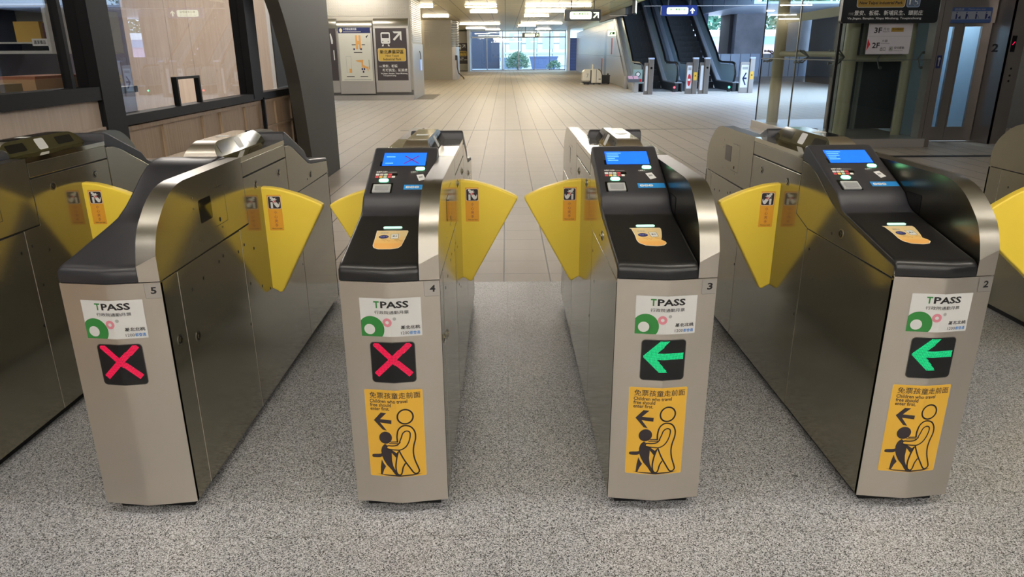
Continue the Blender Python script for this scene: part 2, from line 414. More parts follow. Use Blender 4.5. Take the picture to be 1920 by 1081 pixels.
def guard(parent, xf, label):
    """curved steel side guard (fin) with its front cut by the V of the front panel"""
    q = MB(xf); xs = [.088, .0881, .096, .104, .112, .120, .128, .136, .1449, HW]
    def fc(z):
        for (s0, z0), (s1, z1) in zip(FINC, FINC[1:]):
            if z <= z1: return s0 + (s1 - s0) * (z - z0) / (z1 - z0)
        return FINC[-1][0]
    def zi(x):
        lo, hi = .779, .90
        for _ in range(40):
            md = (lo + hi) / 2
            if fc(md) < -vd(x): lo = md
            else: hi = md
        return lo
    Z = [zi(x) for x in xs]
    q.loft([[(x, -vd(x), .779 + (z - .779) * t) for x, z in zip(xs, Z)] for t in (0, .5, 1)], ST_FRONT, False)
    rows = [[(x, -vd(x), z) for x, z in zip(xs, Z)]]
    for s, z in FINC[4:]: rows.append([(x, s, max(z, Z[i])) for i, x in enumerate(xs)])
    rows.append([(x, .735, 1.03) for x in xs])
    q.loft(rows, ST_BAND)
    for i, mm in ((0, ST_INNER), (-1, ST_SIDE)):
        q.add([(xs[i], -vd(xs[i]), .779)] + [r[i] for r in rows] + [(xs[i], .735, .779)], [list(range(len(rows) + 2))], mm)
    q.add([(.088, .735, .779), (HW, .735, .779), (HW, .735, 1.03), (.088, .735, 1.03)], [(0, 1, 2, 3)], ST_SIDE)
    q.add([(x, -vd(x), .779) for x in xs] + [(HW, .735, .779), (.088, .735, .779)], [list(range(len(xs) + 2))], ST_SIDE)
    mp = lambda u, v, w: (HW + w, u, v)
    for u, v in ((.285, .965), (.495, .965), (.285, .93), (.30, .825), (.49, .822)): q.draw(mp, ell(u, v, .0035, .0035, 10), ST_BAND, .0012)
    q.draw(mp, ell(.478, .852, .006, .008, 12), DARK, .001)
    for a, c in (((.44, .965), (.545, .965)), ((.545, .965), (.545, .835)), ((.545, .835), (.43, .835))): q.stroke(mp, [a, c], .0012, mat('scribe_line', (74, 70, 52), 0.4, 0.6), .0006)
    o = q.build('side_guard', parent, label)
    # dark sensor windows on both faces of the guard, with a service plate outline
    for x, sg in ((HW, 1), (.088, -1)):
        wq = MB(xf); mp = (lambda X, s: (lambda u, v, w: (X + s * w, u, v)))(x, sg)
        wq.draw(mp, rrect(.325, .872, .421, .948, .008), DGLASS, .0008); wq.build('sensor_window', o)
    return o

def plates(parent, xf, low):
    """the sheet-steel panels of one long side (drawn for the right face, x = +HW); gaps between them are real"""
    g = .0014
    P = [('side_panel', [(0, .036), (.112 - g, .036), (.112 - g, .777 - g), (0, .777 - g)]),
         ('side_panel', [(.112 + g, .036), (.642 - g, .036), (.642 - g, .773 - g), (.112 + g, .776 - g)]),
         ('side_panel', [(.642 + g, .036), (1.40 - g, .036), (1.40 - g, .77 - g), (1.283 - g, .80), (1.283 - g, .952 - g), (.738 + g, .952 - g), (.738 + g, .773), (.642 + g, .773)]),
         ('side_panel', [(1.40 + g, .036), (2.02, .036), (2.02, .768 - g), (1.40 + g, .768 - g)]),
         ('upper_side_panel', [(.738 + g, .955 + g), (1.283 - g, .955 + g), (1.283 - g, 1.0116), (.738 + g, 1.0116)])]
    rear = [(LEN - s, z - .0015) for s, z in low if s >= 0 and s < .735][::-1]
    P.append(('rear_side_panel', [(1.285 + g, .80 + g), (1.40, .768 + g), (2.02, .768 + g)] + [(min(2.02, s), z) for s, z in rear[::-1][1:]] + [(1.285 + g, 1.004)]))
    for n, pts in P:
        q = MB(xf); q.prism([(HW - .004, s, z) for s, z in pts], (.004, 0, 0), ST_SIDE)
        if n == 'side_panel' and pts[0][0] in (.112 + g, .642 + g):
            a = pts[0][0] - g; q.box(HW - .003, HW + .0006, a - .0013, a + .0013, .036, .7725, ST_FRONT)  # thin pale strip added to give the seam its bright edge highlight
        mp = lambda u, v, w: (HW + w, u, v)
        if n == 'side_panel':
            us = [p[0] for p in pts]; a, c = min(us), max(us)
            for u, v in ((.19, .69), (.28, .70), (.42, .715), (.46, .725), (.60, .70), (.63, .40), (.665, .71), (.76, .67), (.80, .50), (.89, .46), (.68, .55), (1.44, .70), (1.50, .60), (1.38, .42)):
                if a + .01 < u < c - .01 and v < .76: q.draw(mp, ell(u, v, .0045, .006, 10), DARK, .0006)
        if n == 'rear_side_panel': q.draw(mp, ell(1.60, .80, .004, .005, 10), DARK, .0006)
        q.build(n, parent, bevel=.0024, seg=2)
    # locks
    for s, z in ((.865, .904), (1.165, .904), (1.665, .815), (.06, .573), (.18, .535)):
        q = MB(xf); q.cyl((HW - .002, s, z), (HW + .0015, s, z), .017, ST_BAND, 20); q.cyl((HW, s, z), (HW + .0022, s, z), .0125, DARK, 18)
        q.cyl((HW + .001, s, z), (HW + .005, s, z), .0095, ST_TOP, 16); q.box(HW + .004, HW + .0056, s - .001, s + .001, z - .005, z + .005, DARK)
        q.build('lock', parent)

def flap(parent, side, y, big=False):
    arc = spline([(.15, .883), (.20, .878), (.25, .865), (.30, .849), (.35, .828), (.378, .814)], 4)
    pts = [(.128, .884)] + arc + [(.386, .808), (.388, .801), (.384, .793), (.187, .437), (.181, .430), (.173, .431), (.160, .440), (.146, .448), (.128, .452)]
    if big:
        arc = spline([(.15, .905), (.35, .895), (.58, .845), (.73, .762), (.82, .69)], 5)
        pts = [(.128, .905)] + arc + [(.826, .682), (.826, .672), (.80, .655), (.24, .18), (.22, .17), (.128, .17)]
    q = MB(); q.prism([(side * x, y - .02, z) for x, z in pts], (0, .04, 0), YEL)
    o = q.build('flap', parent, 'yellow fan-shaped barrier flap', bevel=.007, seg=3)
    if big: return
    q = MB(); mp = lambda u, v, w: (side * u, y - .02 - w, v)
    q.draw(mp, rrect(.163, .703, .221, .852, .003), ORANGE, .0004)
    q.draw(mp, rrect(.166, .793, .220, .847, .006), mat('sticker_rim', (240, 214, 190), 0.5), .0007)
    q.draw(mp, rrect(.168, .795, .218, .845, .006), INKB, .0009)
    q.draw(mp, rect(.177, .797, .186, .822), WHITE, .0012); q.draw(mp, rect(.176, .836, .185, .844), WHITE, .0012)
    hx = lambda a: .168 + a * .050; hz = lambda a: .795 + a * .050
    H = [(hx(a), hz(c)) for a, c in ((.42, .42), (.62, .12), (.74, .08), (.86, .16), (.93, .36), (.93, .52), (.88, .52), (.84, .34), (.60, .62), (.54, .62), (.46, .66), (.36, .58))]
    q.draw(mp, H, WHITE, .0012)
    for a, c in ((.38, .58), (.46, .66), (.54, .66)): q.stroke(mp, [(hx(a), hz(c)), (hx(a + .1), hz(c - .14))], .0028, RED, .0014)
    star = []
    for k in range(14):
        r = .26 if k % 2 == 0 else .13; t = 2 * PI * k / 14
        star.append((hx(.44 + r * 1.2 * math.cos(t)), hz(.74 + r * .8 * math.sin(t))))
    q.draw(mp, star, WHITE, .0011)
    mq = (lambda u, v, w: (u, y - .02 - w, v))
    for k, ch in enumerate('小心夾手'):
        z = .786 - k * .018
        a, c = side * .193 - .0065, side * .193 + .0065
        q.text(mq, ch, a, z - .014, c, z, mat('print_maroon', (150, 62, 70), 0.5), .0010)
    a, c = side * .193 - .021, side * .193 + .021
    q.text(mq, 'Watch your hands', a, .708, c, .7135, INKB, .0010, off=.02)
    q.build('warning_sticker', o, 'orange warning sticker with a pinched hand symbol')

def led_sign(parent, mode):
    q = MB(); P = rrect(-.0655, .461, .0645, .5895, .010)
    q.draw(FM, rrect(-.0675, .459, .0665, .5915, .012), mat('panel_rim', (120, 116, 110), 0.3, 1.0), .0005, True)
    q.draw(FM, P, BLACKG, .0012, True)
    o = q.build('signal_display', parent, 'black square signal display')
    q = MB(); pt = .0026; n = 48
    def inside(u, v):
        if mode == 'x':
            a, c = u + .0005, v - .536
            for sg in (1, -1):
                d = abs(a * .052 * sg - c * .0535) / math.hypot(.052, .0535) if True else 0
                t = (a * .0535 + sg * c * .052) / (.0535 ** 2 + .052 ** 2)
                if abs(a * .052 - sg * c * .0535) / math.hypot(.052, .0535) < .0092 and abs(t) < .98: return True
            return False
        A = lambda px, py: (-.0655 + (px - 487) / 408 * .13, .5895 - (py - 556) / 360 * .1285)
        poly = [A(*p) for p in ((498, 700), (650, 563), (742, 563), (632, 672), (885, 672), (885, 726), (632, 726), (735, 842), (650, 842))]
        c = False
        for i in range(len(poly)):
            (x1, y1), (x2, y2) = poly[i], poly[i - 1]
            if (y1 > v) != (y2 > v) and u < (x2 - x1) * (v - y1) / (y2 - y1) + x1: c = not c
        return c
    for i in range(n):
        for k in range(n):
            u, v = -.0650 + (i + .5) * pt, .4630 + (k + .5) * pt
            if inside(u, v): q.draw(FM, rect(u - .00085, v - .00085, u + .00085, v + .00085), LEDR if mode == 'x' else LEDG, .0018)
    q.build('lit_cross' if mode == 'x' else 'lit_arrow', o, 'red cross of tiny lights' if mode == 'x' else 'green arrow of tiny lights pointing left', recalc=False)

def pass_sticker(parent):
    q = MB(); A = lambda px, py: (-.0889 + (px - 265 - (py - 183) * .055) / 562 * .178, .7285 - (py - 183) / 347 * .119)
    D = dict(split=True)
    q.draw(FM, rect(-.0889, .6095, .0891, .7285), PAPER, .0008, True)
    def clipc(cx, cy, r):
        return [(max(-.0889, min(.0891, u)), max(.6095, v)) for u, v in ell(cx, cy, r[0], r[1], 48)]
    c = A(385, 462)
    q.draw(FM, clipc(c[0] - .003, c[1], (.039, .0400)), GRN, .0011, True)
    q.draw(FM, ell(A(360, 465)[0], A(360, 465)[1], .0162, .0162), PAPER, .0014, True)
    c = A(525, 400); q.draw(FM, ell(c[0], c[1], .0135, .0135), PINK, .0011, True); q.draw(FM, ell(c[0], c[1], .0052, .0052), PAPER, .0014, True)
    c = A(592, 367); q.draw(FM, ell(c[0], c[1], .0052, .0052), GREY, .0011, True)
    y0, y1 = .6985, .7195
    q.text(FM, 'T', -.0475, y0, -.031, y1, GRN, .0013, .03, True)
    q.text(FM, 'PASS', -.0275, y0, .054, y1, INK, .0013, .03, True)
    q.text(FM, '行政院通勤月票', -.0465, .6798, .0535, .6905, INK, .0013, .005, True)
    q.text(FM, '基北北桃', .028, .6320, .084, .6435, INK, .0013, .022, True)
    q.text(FM, '1200', .028, .6155, .0525, .6245, INK, .0013, 0, True)
    q.text(FM, '都會通', .0535, .6150, .0835, .6255, BLUEP, .0013, .015, True)
    q.build('travel_pass_sticker', parent, 'white travel pass sticker with a green ring', recalc=False)

def child_sticker(parent):
    q = MB(); D = True
    x0, x1, z0, z1 = -.0945, .0805, .1335, .4340
    q.draw(FM, rrect(x0 - .001, z0 - .001, x1 + .001, z1 + .001, .005), mat('sticker_edge', (236, 200, 120), 0.5), .0007, True)
    q.draw(FM, rrect(x0, z0, x1, z1, .005), STY, .0010, True)
    def A(px, py):
        k = (py - 115) / 665.0
        xl = 185 + 40 * k; w = 450 - 18 * k; sag = 14 * (1 - abs((px - xl) / w - .5) * 2)
        return (x0 + (px - xl) / w * (x1 - x0), z1 - (py - sag * .5 - 118) / 665.0 * (z1 - z0))
    T = lambda s, a, c, e, f, off: q.text(FM, s, A(a, f)[0], A(a, f)[1], A(c, e)[0], A(c, e)[1], INKB, .0014, off, True)
    q.text(FM, '免票孩童走前面', -.080, .4060, .0745, .4270, INKB, .0014, .007, True)
    T('Children who travel', 226, 520, 190, 214, .018); T('free should', 228, 392, 221, 243, .018); T('enter first.', 230, 380, 249, 271, .018)
    pl = lambda pts: q.draw(FM, [A(*p) for p in pts], INKB, .0013, True)
    sk = lambda pts, w=.0046, m=INKB, ww=.0013: q.stroke(FM, [A(*p) for p in pts], w, m, ww, True)
    pl([(255, 348), (310, 290), (355, 293), (305, 340), (395, 347), (394, 376), (305, 366), (358, 428), (325, 420)])
    ring = ell(502, 320, 60, 54, 28); sk(ring + ring[:1], .0050)
    sk(spline([(440, 512), (437, 470), (447, 420), (475, 393), (510, 388), (548, 402), (574, 440), (578, 490), (564, 545), (560, 600), (572, 660), (600, 730), (602, 752), (585, 767), (562, 760), (530, 715), (490, 655), (452, 582)], 5))
    sk(spline([(455, 515), (470, 478), (482, 446), (508, 430), (533, 438), (538, 465), (528, 510), (505, 550), (470, 572), (430, 576), (385, 573), (358, 567), (353, 555), (364, 545), (400, 545), (435, 538), (460, 515)], 4), .0040)
    sk([(388, 515), (440, 511)], .0036); sk([(376, 527), (446, 524)], .0030)
    sk(spline([(444, 590), (432, 640), (424, 700), (428, 745), (440, 768), (460, 772), (472, 755), (480, 715), (496, 685)], 4))
    pl(ell(346, 482, 51, 47, 28))
    pl(spline([(340, 530), (318, 552), (309, 585), (307, 608), (248, 613), (237, 624), (247, 637), (300, 637), (316, 628)], 3) + [(330, 660), (352, 695), (390, 735), (412, 766), (428, 780), (444, 776), (424, 744), (404, 705), (394, 660), (393, 600), (425, 635), (440, 610), (445, 588), (430, 600), (412, 588), (395, 578), (375, 572), (355, 570), (346, 556), (356, 540)])
    pl([(312, 655), (304, 710), (303, 772), (318, 772), (330, 735), (346, 708), (328, 685)])
    pl([(275, 768), (330, 773), (430, 776), (540, 773), (628, 768), (560, 782), (440, 788), (340, 781)])
    q.build('child_notice_sticker', parent, 'yellow notice sticker of an adult guiding a child', recalc=False)

def reader_parts(cv, xf, cross, lit=True, tone=0):
    """screen, lights, slot and stickers on a reader cover"""
    s0, z0, s1, z1 = .437, .949, .703, 1.064
    L = math.hypot(s1 - s0, z1 - z0); ds, dz = (s1 - s0) / L, (z1 - z0) / L
    def base(u, v, w): p = (u, s0 + ds * v - dz * w, z0 + dz * v + ds * w); return xf(p) if xf else p
    mp = base
    q = MB(); q.draw(mp, rrect(-.112, .166, .0535, .274, .003), BLACKG, .0006); q.draw(mp, rect(-.104, .1685, .0505, .2555), SCREEN, .0012)
    if cross:
        for a, c in (((-.026, .182), (.022, .232)), ((-.026, .232), (.026, .182))): q.stroke(mp, [a, c], .0045, SCRRED, .0018)
        for v, e in ((.225, -.062), (.182, -.066)): q.draw(mp, rect(-.094, v, e, v + .006), SCRTXT, .0016)
    else:
        for k, e in enumerate((-.045, -.055, -.055, -.07, -.06)): q.draw(mp, rect(-.098, .240 - k * .012, e, .245 - k * .012), SCRTXT, .0016)
    q.build('display_screen', cv, 'blue lit screen', recalc=False)
    for n, (a, c, e, f) in (('status_light', (.0185, .137, .0515, .157)), ('status_light', (-.102, .063, -.0685, .083))):
        q = MB(); q.draw(mp, rrect(a - .002, c - .002, e + .002, f + .002, .0105), mat('light_rim', (20, 90, 60), 0.4), .0006); 
        q.prism([mp(u, v, .0004) for u, v in rrect(a, c, e, f, .0095, 5)], Vector(mp(0, 0, .003)) - Vector(mp(0, 0, 0)), GLOWG)
        q.build(n, cv, 'oval green-white status light')
    q = MB(); q.draw(mp, rrect(-.1305, .086, -.0385, .138, .002), mat('label_charcoal', (58, 54, 56), 0.45), .0005)
    cols = [WHITE, mat('chip_pale', (226, 214, 214), 0.5), mat('chip_green', (204, 226, 200), 0.5), mat('chip_red', (214, 74, 84), 0.5)]
    for k in range(4): q.draw(mp, rrect(-.118 + k * .0145, .106, -.1055 + k * .0145, .1175, .002), cols[k], .0010)
    for k, mm in enumerate((cols[3], mat('chip_amber', (240, 196, 96), 0.5), cols[2], cols[3], WHITE)): q.draw(mp, rrect(-.1185 + k * .0145, .0915, -.107 + k * .0145, .1025, .002), mm, .0010)
    q.text(mp, '本閘門', -.118, .123, -.0985, .133, WHITE, .0012, .02); q.text(mp, '適用票卡', -.0965, .123, -.079, .133, WHITE, .0012, .02); q.draw(mp, rect(-.077, .1255, -.046, .1285), GREY, .001)
    q.draw(mp, rect(-.060, .104, -.0415, .1175), BLACKG, .0009)
    q.build('card_types_label', cv, 'charcoal label of small coloured card symbols', recalc=False)
    q = MB(); q.draw(mp, rrect(-.124, -.004, -.0505, .0585, .004), BLACKG, .0005)
    q.prism([mp(u, v, .0006) for u, v in rrect(-.1165, -.001, -.056, .046, .003)], Vector(mp(0, 0, .004)) - Vector(mp(0, 0, 0)), mat('slot_frame', (206, 208, 208), 0.35, 0.4))
    q.draw(mp, rrect(-.109, .006, -.062, .034, .003), mat('slot_window', (150, 152, 154), 0.3), .0056)
    q.build('token_slot', cv, 'pale framed token slot')
    q = MB(); q.draw(mp, rect(-.0055, .054, .0795, .136), mat('label_charcoal', (58, 54, 56), 0.45), .0005)
    q.text(mp, '感應票卡', .003, .124, .027, .130, WHITE, .001, .02); q.text(mp, 'Tap card here', .003, .117, .030, .1205, GREY, .001)
    cdr = [(.025, .108), (.048, .114), (.060, .079), (.037, .070)]
    q.draw(mp, cdr, WHITE, .0009); q.draw(mp, [(.033, .098), (.046, .101), (.049, .092), (.036, .088)], GREY, .0012)
    q.build('tap_label', cv, 'charcoal label with a white card drawing', recalc=False)
    q = MB(); q.draw(mp, rect(-.012, .0175, .0815, .047), CYANP, .0006)
    for k in range(3): q.draw(mp, rrect(-.005 + k * .0155, .026, .009 + k * .0155, .038, .003), WHITE, .0009); q.draw(mp, rect(-.002 + k * .0155, .030, .006 + k * .0155, .034), GREY, .0012)
    q.build('blue_strip_label', cv, 'bright blue strip label with three white boxes', recalc=False)
    # tap pad
    a0, b0, a1, b1 = .03, .8265, .345, .889
    L2 = math.hypot(a1 - a0, b1 - b0); d2, e2 = (a1 - a0) / L2, (b1 - b0) / L2
    def mp2(u, v, w): p = (u, a0 + d2 * v - e2 * w, b0 + e2 * v + d2 * w); return xf(p) if xf else p
    q = MB(); q.prism([mp2(u, v, .0003) for u, v in rrect(-.052, .221, .008, .233, .0058, 5)], Vector(mp2(0, 0, .0025)) - Vector(mp2(0, 0, 0)), GLOWW)
    q.build('pad_light', cv, 'slim pale light bar above the tap pad')
    return mp2
def pad_sticker(cv, mp2, curl):
    q = MB()
    PB = [mat('pad_sticker_sand', (232, 206, 150), 0.45), mat('pad_sticker_sand_mid', (236, 202, 134), 0.45), mat('pad_sticker_amber', (238, 192, 114), 0.45), mat('pad_sticker_orange', (240, 180, 98), 0.45)]
    if curl: out = [(-.0755, .213), (-.070, .206), (-.066, .16), (-.0665, .125), (-.062, .105), (-.045, .088), (-.01, .082), (.012, .088), (.022, .102), (.021, .113), (.010, .128), (.016, .15), (.021, .18), (.024, .205), (.021, .213)]
    else: out = [(-.068, .207), (-.069, .203), (-.067, .15), (-.066, .10), (-.060, .084), (-.045, .075), (-.01, .075), (.013, .082), (.022, .098), (.027, .15), (.031, .199), (.028, .207)]
    inner = [(u * .965 - .0008, .145 + (v - .145) * .965) for u, v in out]
    q.draw(mp2, out, mat('pad_sticker_rim', (246, 232, 206), 0.45), .0006)
    def band(v0, v1, mm):
        P = inner
        for sgn, lim in ((1, v0), (-1, v1)):
            o2 = []
            for i, a in enumerate(P):
                c = P[(i + 1) % len(P)]; ia, ic = (a[1] - lim) * sgn >= 0, (c[1] - lim) * sgn >= 0
                if ia: o2.append(a)
                if ia != ic: t = (lim - a[1]) / (c[1] - a[1]); o2.append((a[0] + t * (c[0] - a[0]), lim))
            P = o2
            if not P: return
        q.draw(mp2, P, mm, .0010)
    for k, (a, c) in enumerate(((.16, .25), (.14, .16), (.115, .14), (.05, .115))): band(a, c, PB[k])
    q.text(mp2, '感應區', -.055, .183, -.030, .192, GREY, .0014, .01); 
    q.draw(mp2, ell(-.041, .160, .0155, .0125), NAVY, .0014); q.text(mp2, '悠遊卡', -.053, .155, -.029, .165, mat('pale_violet', (150, 150, 220), 0.5), .0018)
    cd = [(-.021, .178), (.003, .180), (.006, .148), (-.017, .143)]
    q.draw(mp2, cd, WHITE, .0014); q.stroke(mp2, cd + cd[:1], .0009, INK, .0018); q.text(mp2, '票卡', -.014, .158, .000, .168, INK, .0018, .02)
    hand = mat('hand_line', (150, 110, 60), 0.5)
    for sx in (-.050, -.012):
        q.stroke(mp2, spline([(sx, .150), (sx + .008, .142), (sx + .02, .139), (sx + .028, .128), (sx + .032, .132)], 3), .0009, hand, .0015)
        q.stroke(mp2, spline([(sx + .005, .138), (sx + .012, .134), (sx + .018, .128)], 3), .0009, hand, .0015)
    q.build('tap_pad_sticker', cv, 'sand and orange tap pad sticker with cards and hands' + (', curling at one side' if curl else ''), recalc=False)

def housing(parent):
    """raised sensor housing on the middle of the top plate"""
    b0, b1, t0, t1, zb, zt = -.064, .068, -.040, .041, 1.03, 1.084
    ys, yt, yt2, ye = .722, .815, 1.185, 1.262
    q = MB(); rows = []      # one continuous skin: curved steel end, mirror top, curved steel end
    for a, c in ((ys, yt), (ye, yt2)):
        rr = []
        for k in range(9):
            t = k / 8.0; z = zb + (zt - zb) * math.sin(t * PI / 2) ** 0.9; y = a + (c - a) * (1 - math.cos(t * PI / 2)) ** 0.9
            kk = (z - zb) / (zt - zb); rr.append([(b0 + (t0 - b0) * kk, y, z), (b1 + (t1 - b1) * kk, y, z)])
        rows.append(rr)
    allr = rows[0] + rows[1][::-1]; vs = [p for r in allr for p in r]
    q.add(vs, [(2 * i, 2 * i + 1, 2 * i + 3, 2 * i + 2) for i in range(len(allr) - 1)], ST_FRONT, True)
    for i in range(len(q.mi)):
        if i == 8:
            q.ms.append(ST_TOP); q.mi[i] = 1; q.sm[i] = False
    o = q.build('sensor_housing', parent, 'raised steel and smoked glass sensor housing', recalc=False)
    q = MB(); q.draw(lambda u, v, w: (u, v, zt + w), rrect(-.022, .94, .026, .985, .003), WHITE, .0006); q.build('lid_label', o, 'small white label on the housing top')
    for sg, xb, xt in ((1, b1, t1), (-1, b0, t0)):
        q = MB(); prof = []
        for k in range(9):
            t = k / 8.0; z = zb + (zt - zb) * math.sin(t * PI / 2) ** 0.9; prof.append((ys + (yt - ys) * (1 - math.cos(t * PI / 2)) ** 0.9, z))
        prof2 = [(ye + (yt2 - ye) * ((y - ys) / (yt - ys)), z) for y, z in prof][::-1]
        fx = lambda z: xb + (xt - xb) * (z - zb) / (zt - zb)
        q.add([(fx(z), y, z) for y, z in prof + prof2], [list(range(18))], SMOKED)
        mp = lambda u, v, w: (fx(v) + sg * w, u, v)
        side = q.build('smoked_side', o, 'dark smoked glass side', recalc=False)
        for ua, ub in ((.775, .885), (1.085, 1.20)): q = MB(); q.draw(mp, rrect(ua, 1.042, ub, 1.072, .006), DGLASS, .0008); q.build('sensor_window', side, recalc=False)
        q = MB(); q.draw(mp, rrect(.955, 1.036, 1.015, 1.078, .008), mat('pale_label', (212, 212, 210), 0.4), .0008); q.build('pale_label', side, recalc=False)

def make_gate(gx, num, label, front, child, led, flaps, rear_pad=True, cross=False, curl=False, full=True):
    t = thing('ticket_gate', label, 'ticket gate', (gx, FY, 0), 0, 'row of steel ticket gates')
    q = MB(); q.box(-.141, .141, .012, 2.008, .036, .778, DARK); q.box(-.141, .141, .735, 1.285, .778, 1.012, DARK); q.build('cabinet_core', t)
    q = MB(); q.box(-.118, .118, .03, 1.99, 0.0005, .036, DARK); q.build('plinth', t)
    for xf in (None, R180):
        q = MB(xf); xs = [-HW, -.12, -.09, -.06, -.03, -.014, -.006, 0, .006, .014, .03, .06, .09, .12, HW]
        dd = lambda x: vd(x) - (.0009 * (1 - abs(x) / .014) if abs(x) < .014 else 0)
        q.loft([[(x, -dd(x), z) for x in xs] for z in (.036, .30, .60, .7765)], ST_FRONT)
        q.add([(x, -dd(x), .036) for x in xs] + [(HW, .02, .036), (-HW, .02, .036)], [list(range(len(xs) + 2))], ST_FRONT)
        q.add([(x, -dd(x), .7765) for x in xs] + [(HW, .02, .7765), (-HW, .02, .7765)], [list(range(len(xs) + 2))], ST_FRONT)
        for s in (-1, 1): q.add([(s * HW, 0, .036), (s * HW, .012, .036), (s * HW, .012, .7765), (s * HW, 0, .7765)], [(0, 1, 2, 3)], ST_SIDE)
        q.build('front_panel' if xf is None else 'rear_panel', t)
        guard(t, xf, 'curved brushed steel side guard')
    plates(t, None, LOWR); plates(t, R180, LOW)
    MB().box(-HW, HW, .7375, 1.2835, 1.012, 1.03, ST_TOP).build('top_plate', t)
    housing(t)
    cv = cover('reader_cover' if front == 'reader' else 'blank_cover', READER if front == 'reader' else BLANK, LOW, t, None)
    cv['label'] = 'moulded black plastic top cover'
    if front == 'reader':
        mp2 = reader_parts(cv, None, cross); pad_sticker(cv, mp2, curl)
    RP = [(s, z if s > .34 else (z if s < .003 else z + .029 * (1 - s / .36))) for s, z in READER]
    cr = cover('reader_cover', RP, LOWR, t, R180); cr['label'] = 'moulded black plastic cover at the far end'
    if rear_pad:
        s0, z0, s1, z1 = .03, .853, .345, .8895
        LL = math.hypot(s1 - s0, z1 - z0); c2, k2 = (s1 - s0) / LL, (z1 - z0) / LL
        pad_sticker(cr, lambda u, v, w: R180((u, s0 + c2 * v - k2 * w, z0 + k2 * v + c2 * w)), False)
    if num:
        q = MB(); q.draw(FM, rrect(.1005, .7295, .1425, .775, .004), mat('number_plate_steel', (202, 197, 190), 0.42, 1.0), .0006)
        e = mat('number_plate_edge', (120, 112, 100), 0.5)
        q.stroke(FM, [(.1005, .7745), (.1005, .732), (.103, .7295), (.1425, .7295)], .0008, e, .0009)
        sl = .004
        q.text(lambda u, v, w: FM(u + (v - .752) * .05, v, w), num, .1165, .7425, .1325, .7635, INK, .0012, .03)
        q.build('number_plate', t, 'steel number plate reading ' + num, recalc=False)
    if full:
        pass_sticker(t)
        led_sign(t, led)
    if child: child_sticker(t)
    for side, y, big in flaps: flap(t, side, y - FY, big)
    return t
YA, YB = 2.875, 3.01
make_gate(GX[0], '', 'steel ticket gate cut off by the left photo edge, beside the booth', 'reader', False, 'x', [(1, YB, False)], full=False)
make_gate(GX[1], '5', 'steel ticket gate numbered 5 with red cross and plain black top, no yellow notice', 'blank', False, 'x', [(1, YA, False), (-1, YB, False)], rear_pad=False)
make_gate(GX[2], '4', 'steel ticket gate numbered 4 with a red cross above its yellow notice', 'reader', True, 'x', [(1, YB, False), (-1, YA, False)], cross=True)
make_gate(GX[3], '3', 'steel ticket gate numbered 3 with a green arrow', 'reader', True, 'a', [(-1, YB, False), (1, YA, False)], curl=True)
make_gate(GX[4], '2', 'steel ticket gate numbered 2 with a green arrow, nearest the lift', 'reader', True, 'a', [(-1, YA, False)], curl=True)
make_gate(GX[5], '', 'steel ticket gate cut off by the right photo edge, with an extra wide yellow flap', 'reader', False, 'a', [(-1, YB, True)], full=False)

# ------------------------------------------------------------------ left: ticket office booth (wall plane X = -2.35)
BX = -2.35
def brail(q, y0, y1, z0, z1, m, d=.035, x=BX): q.box(x - .02, x + d, y0, y1, z0, z1, m)
b = MB(); b.box(BX - .12, BX - .02, 4.28, 8.75, 0, .97, WOOD); struct(b.build('wall_booth'), 'pale wood panelled counter wall of the office')
b = MB(); b.box(BX - .12, BX - .0, -3.0, 4.24, 0, 1.15, WOODL); b.box(BX, BX + .02, -3, 4.26, .98, 1.0, WOODL); struct(b.build('wall_booth.001'), 'pale wood wall below the left office window')
q = MB()
for z0, z1 in ((.945, .972), (.70, .722), (.10, .13)): brail(q, 4.44, 8.72, z0, z1, WOOD, .0)
for y in (4.44, 4.95, 5.62, 5.98, 6.55, 7.05, 7.42, 7.95, 8.55): brail(q, y, y + .035, .13, .944, WOOD, -.003)
struct(q.build('trim_2'), 'raised wood battens on the counter wall')
# window 1 (left, higher sill) ------------------------------------------------
q = MB(); q.box(BX - .09, BX + .03, -3.0, 4.26, 1.15, 1.225, FRAMEB); q.box(BX - .095, BX + .034, 4.20, 4.42, 0, CEIL, FRAMEB); q.box(BX - .05, BX + .0, 3.985, 4.015, 1.225, CEIL, FRAMEB)
w1 = struct(q.build('window_1'), 'black framed left office window with a high sill')
MB().box(BX - .035, BX - .03, -3.0, 4.20, 1.225, CEIL, GLASSB).build('window_glass', w1)
# window 2 (main), with pass-through ------------------------------------------
q = MB(); q.box(BX - .09, BX + .03, 4.40, 6.96, .985, 1.045, FRAMEB); q.box(BX - .095, BX + .034, 6.72, 6.98, 1.0, CEIL, FRAMEB)
w2 = struct(q.build('window_2'), 'black framed main office window with a small pass-through')
yA, yB, zt, f = 5.29, 5.66, 1.225, .018
g = MB()
for a, c, e, h in ((4.42, yA, 1.045, CEIL), (yB, 6.72, 1.045, CEIL), (yA, yB, zt, CEIL)): g.box(BX - .035, BX - .03, a, c, e, h, GLASSB)
g.build('window_glass', w2)
g = MB(); g.box(BX - .05, BX - .01, yA - f, yA + .004, 1.045, zt + f, FRAMEB); g.box(BX - .05, BX - .01, yB - .004, yB + f, 1.045, zt + f, FRAMEB); g.box(BX - .05, BX - .01, yA + .004, yB - .004, zt, zt + f, FRAMEB)
g.build('pass_through_frame', w2)
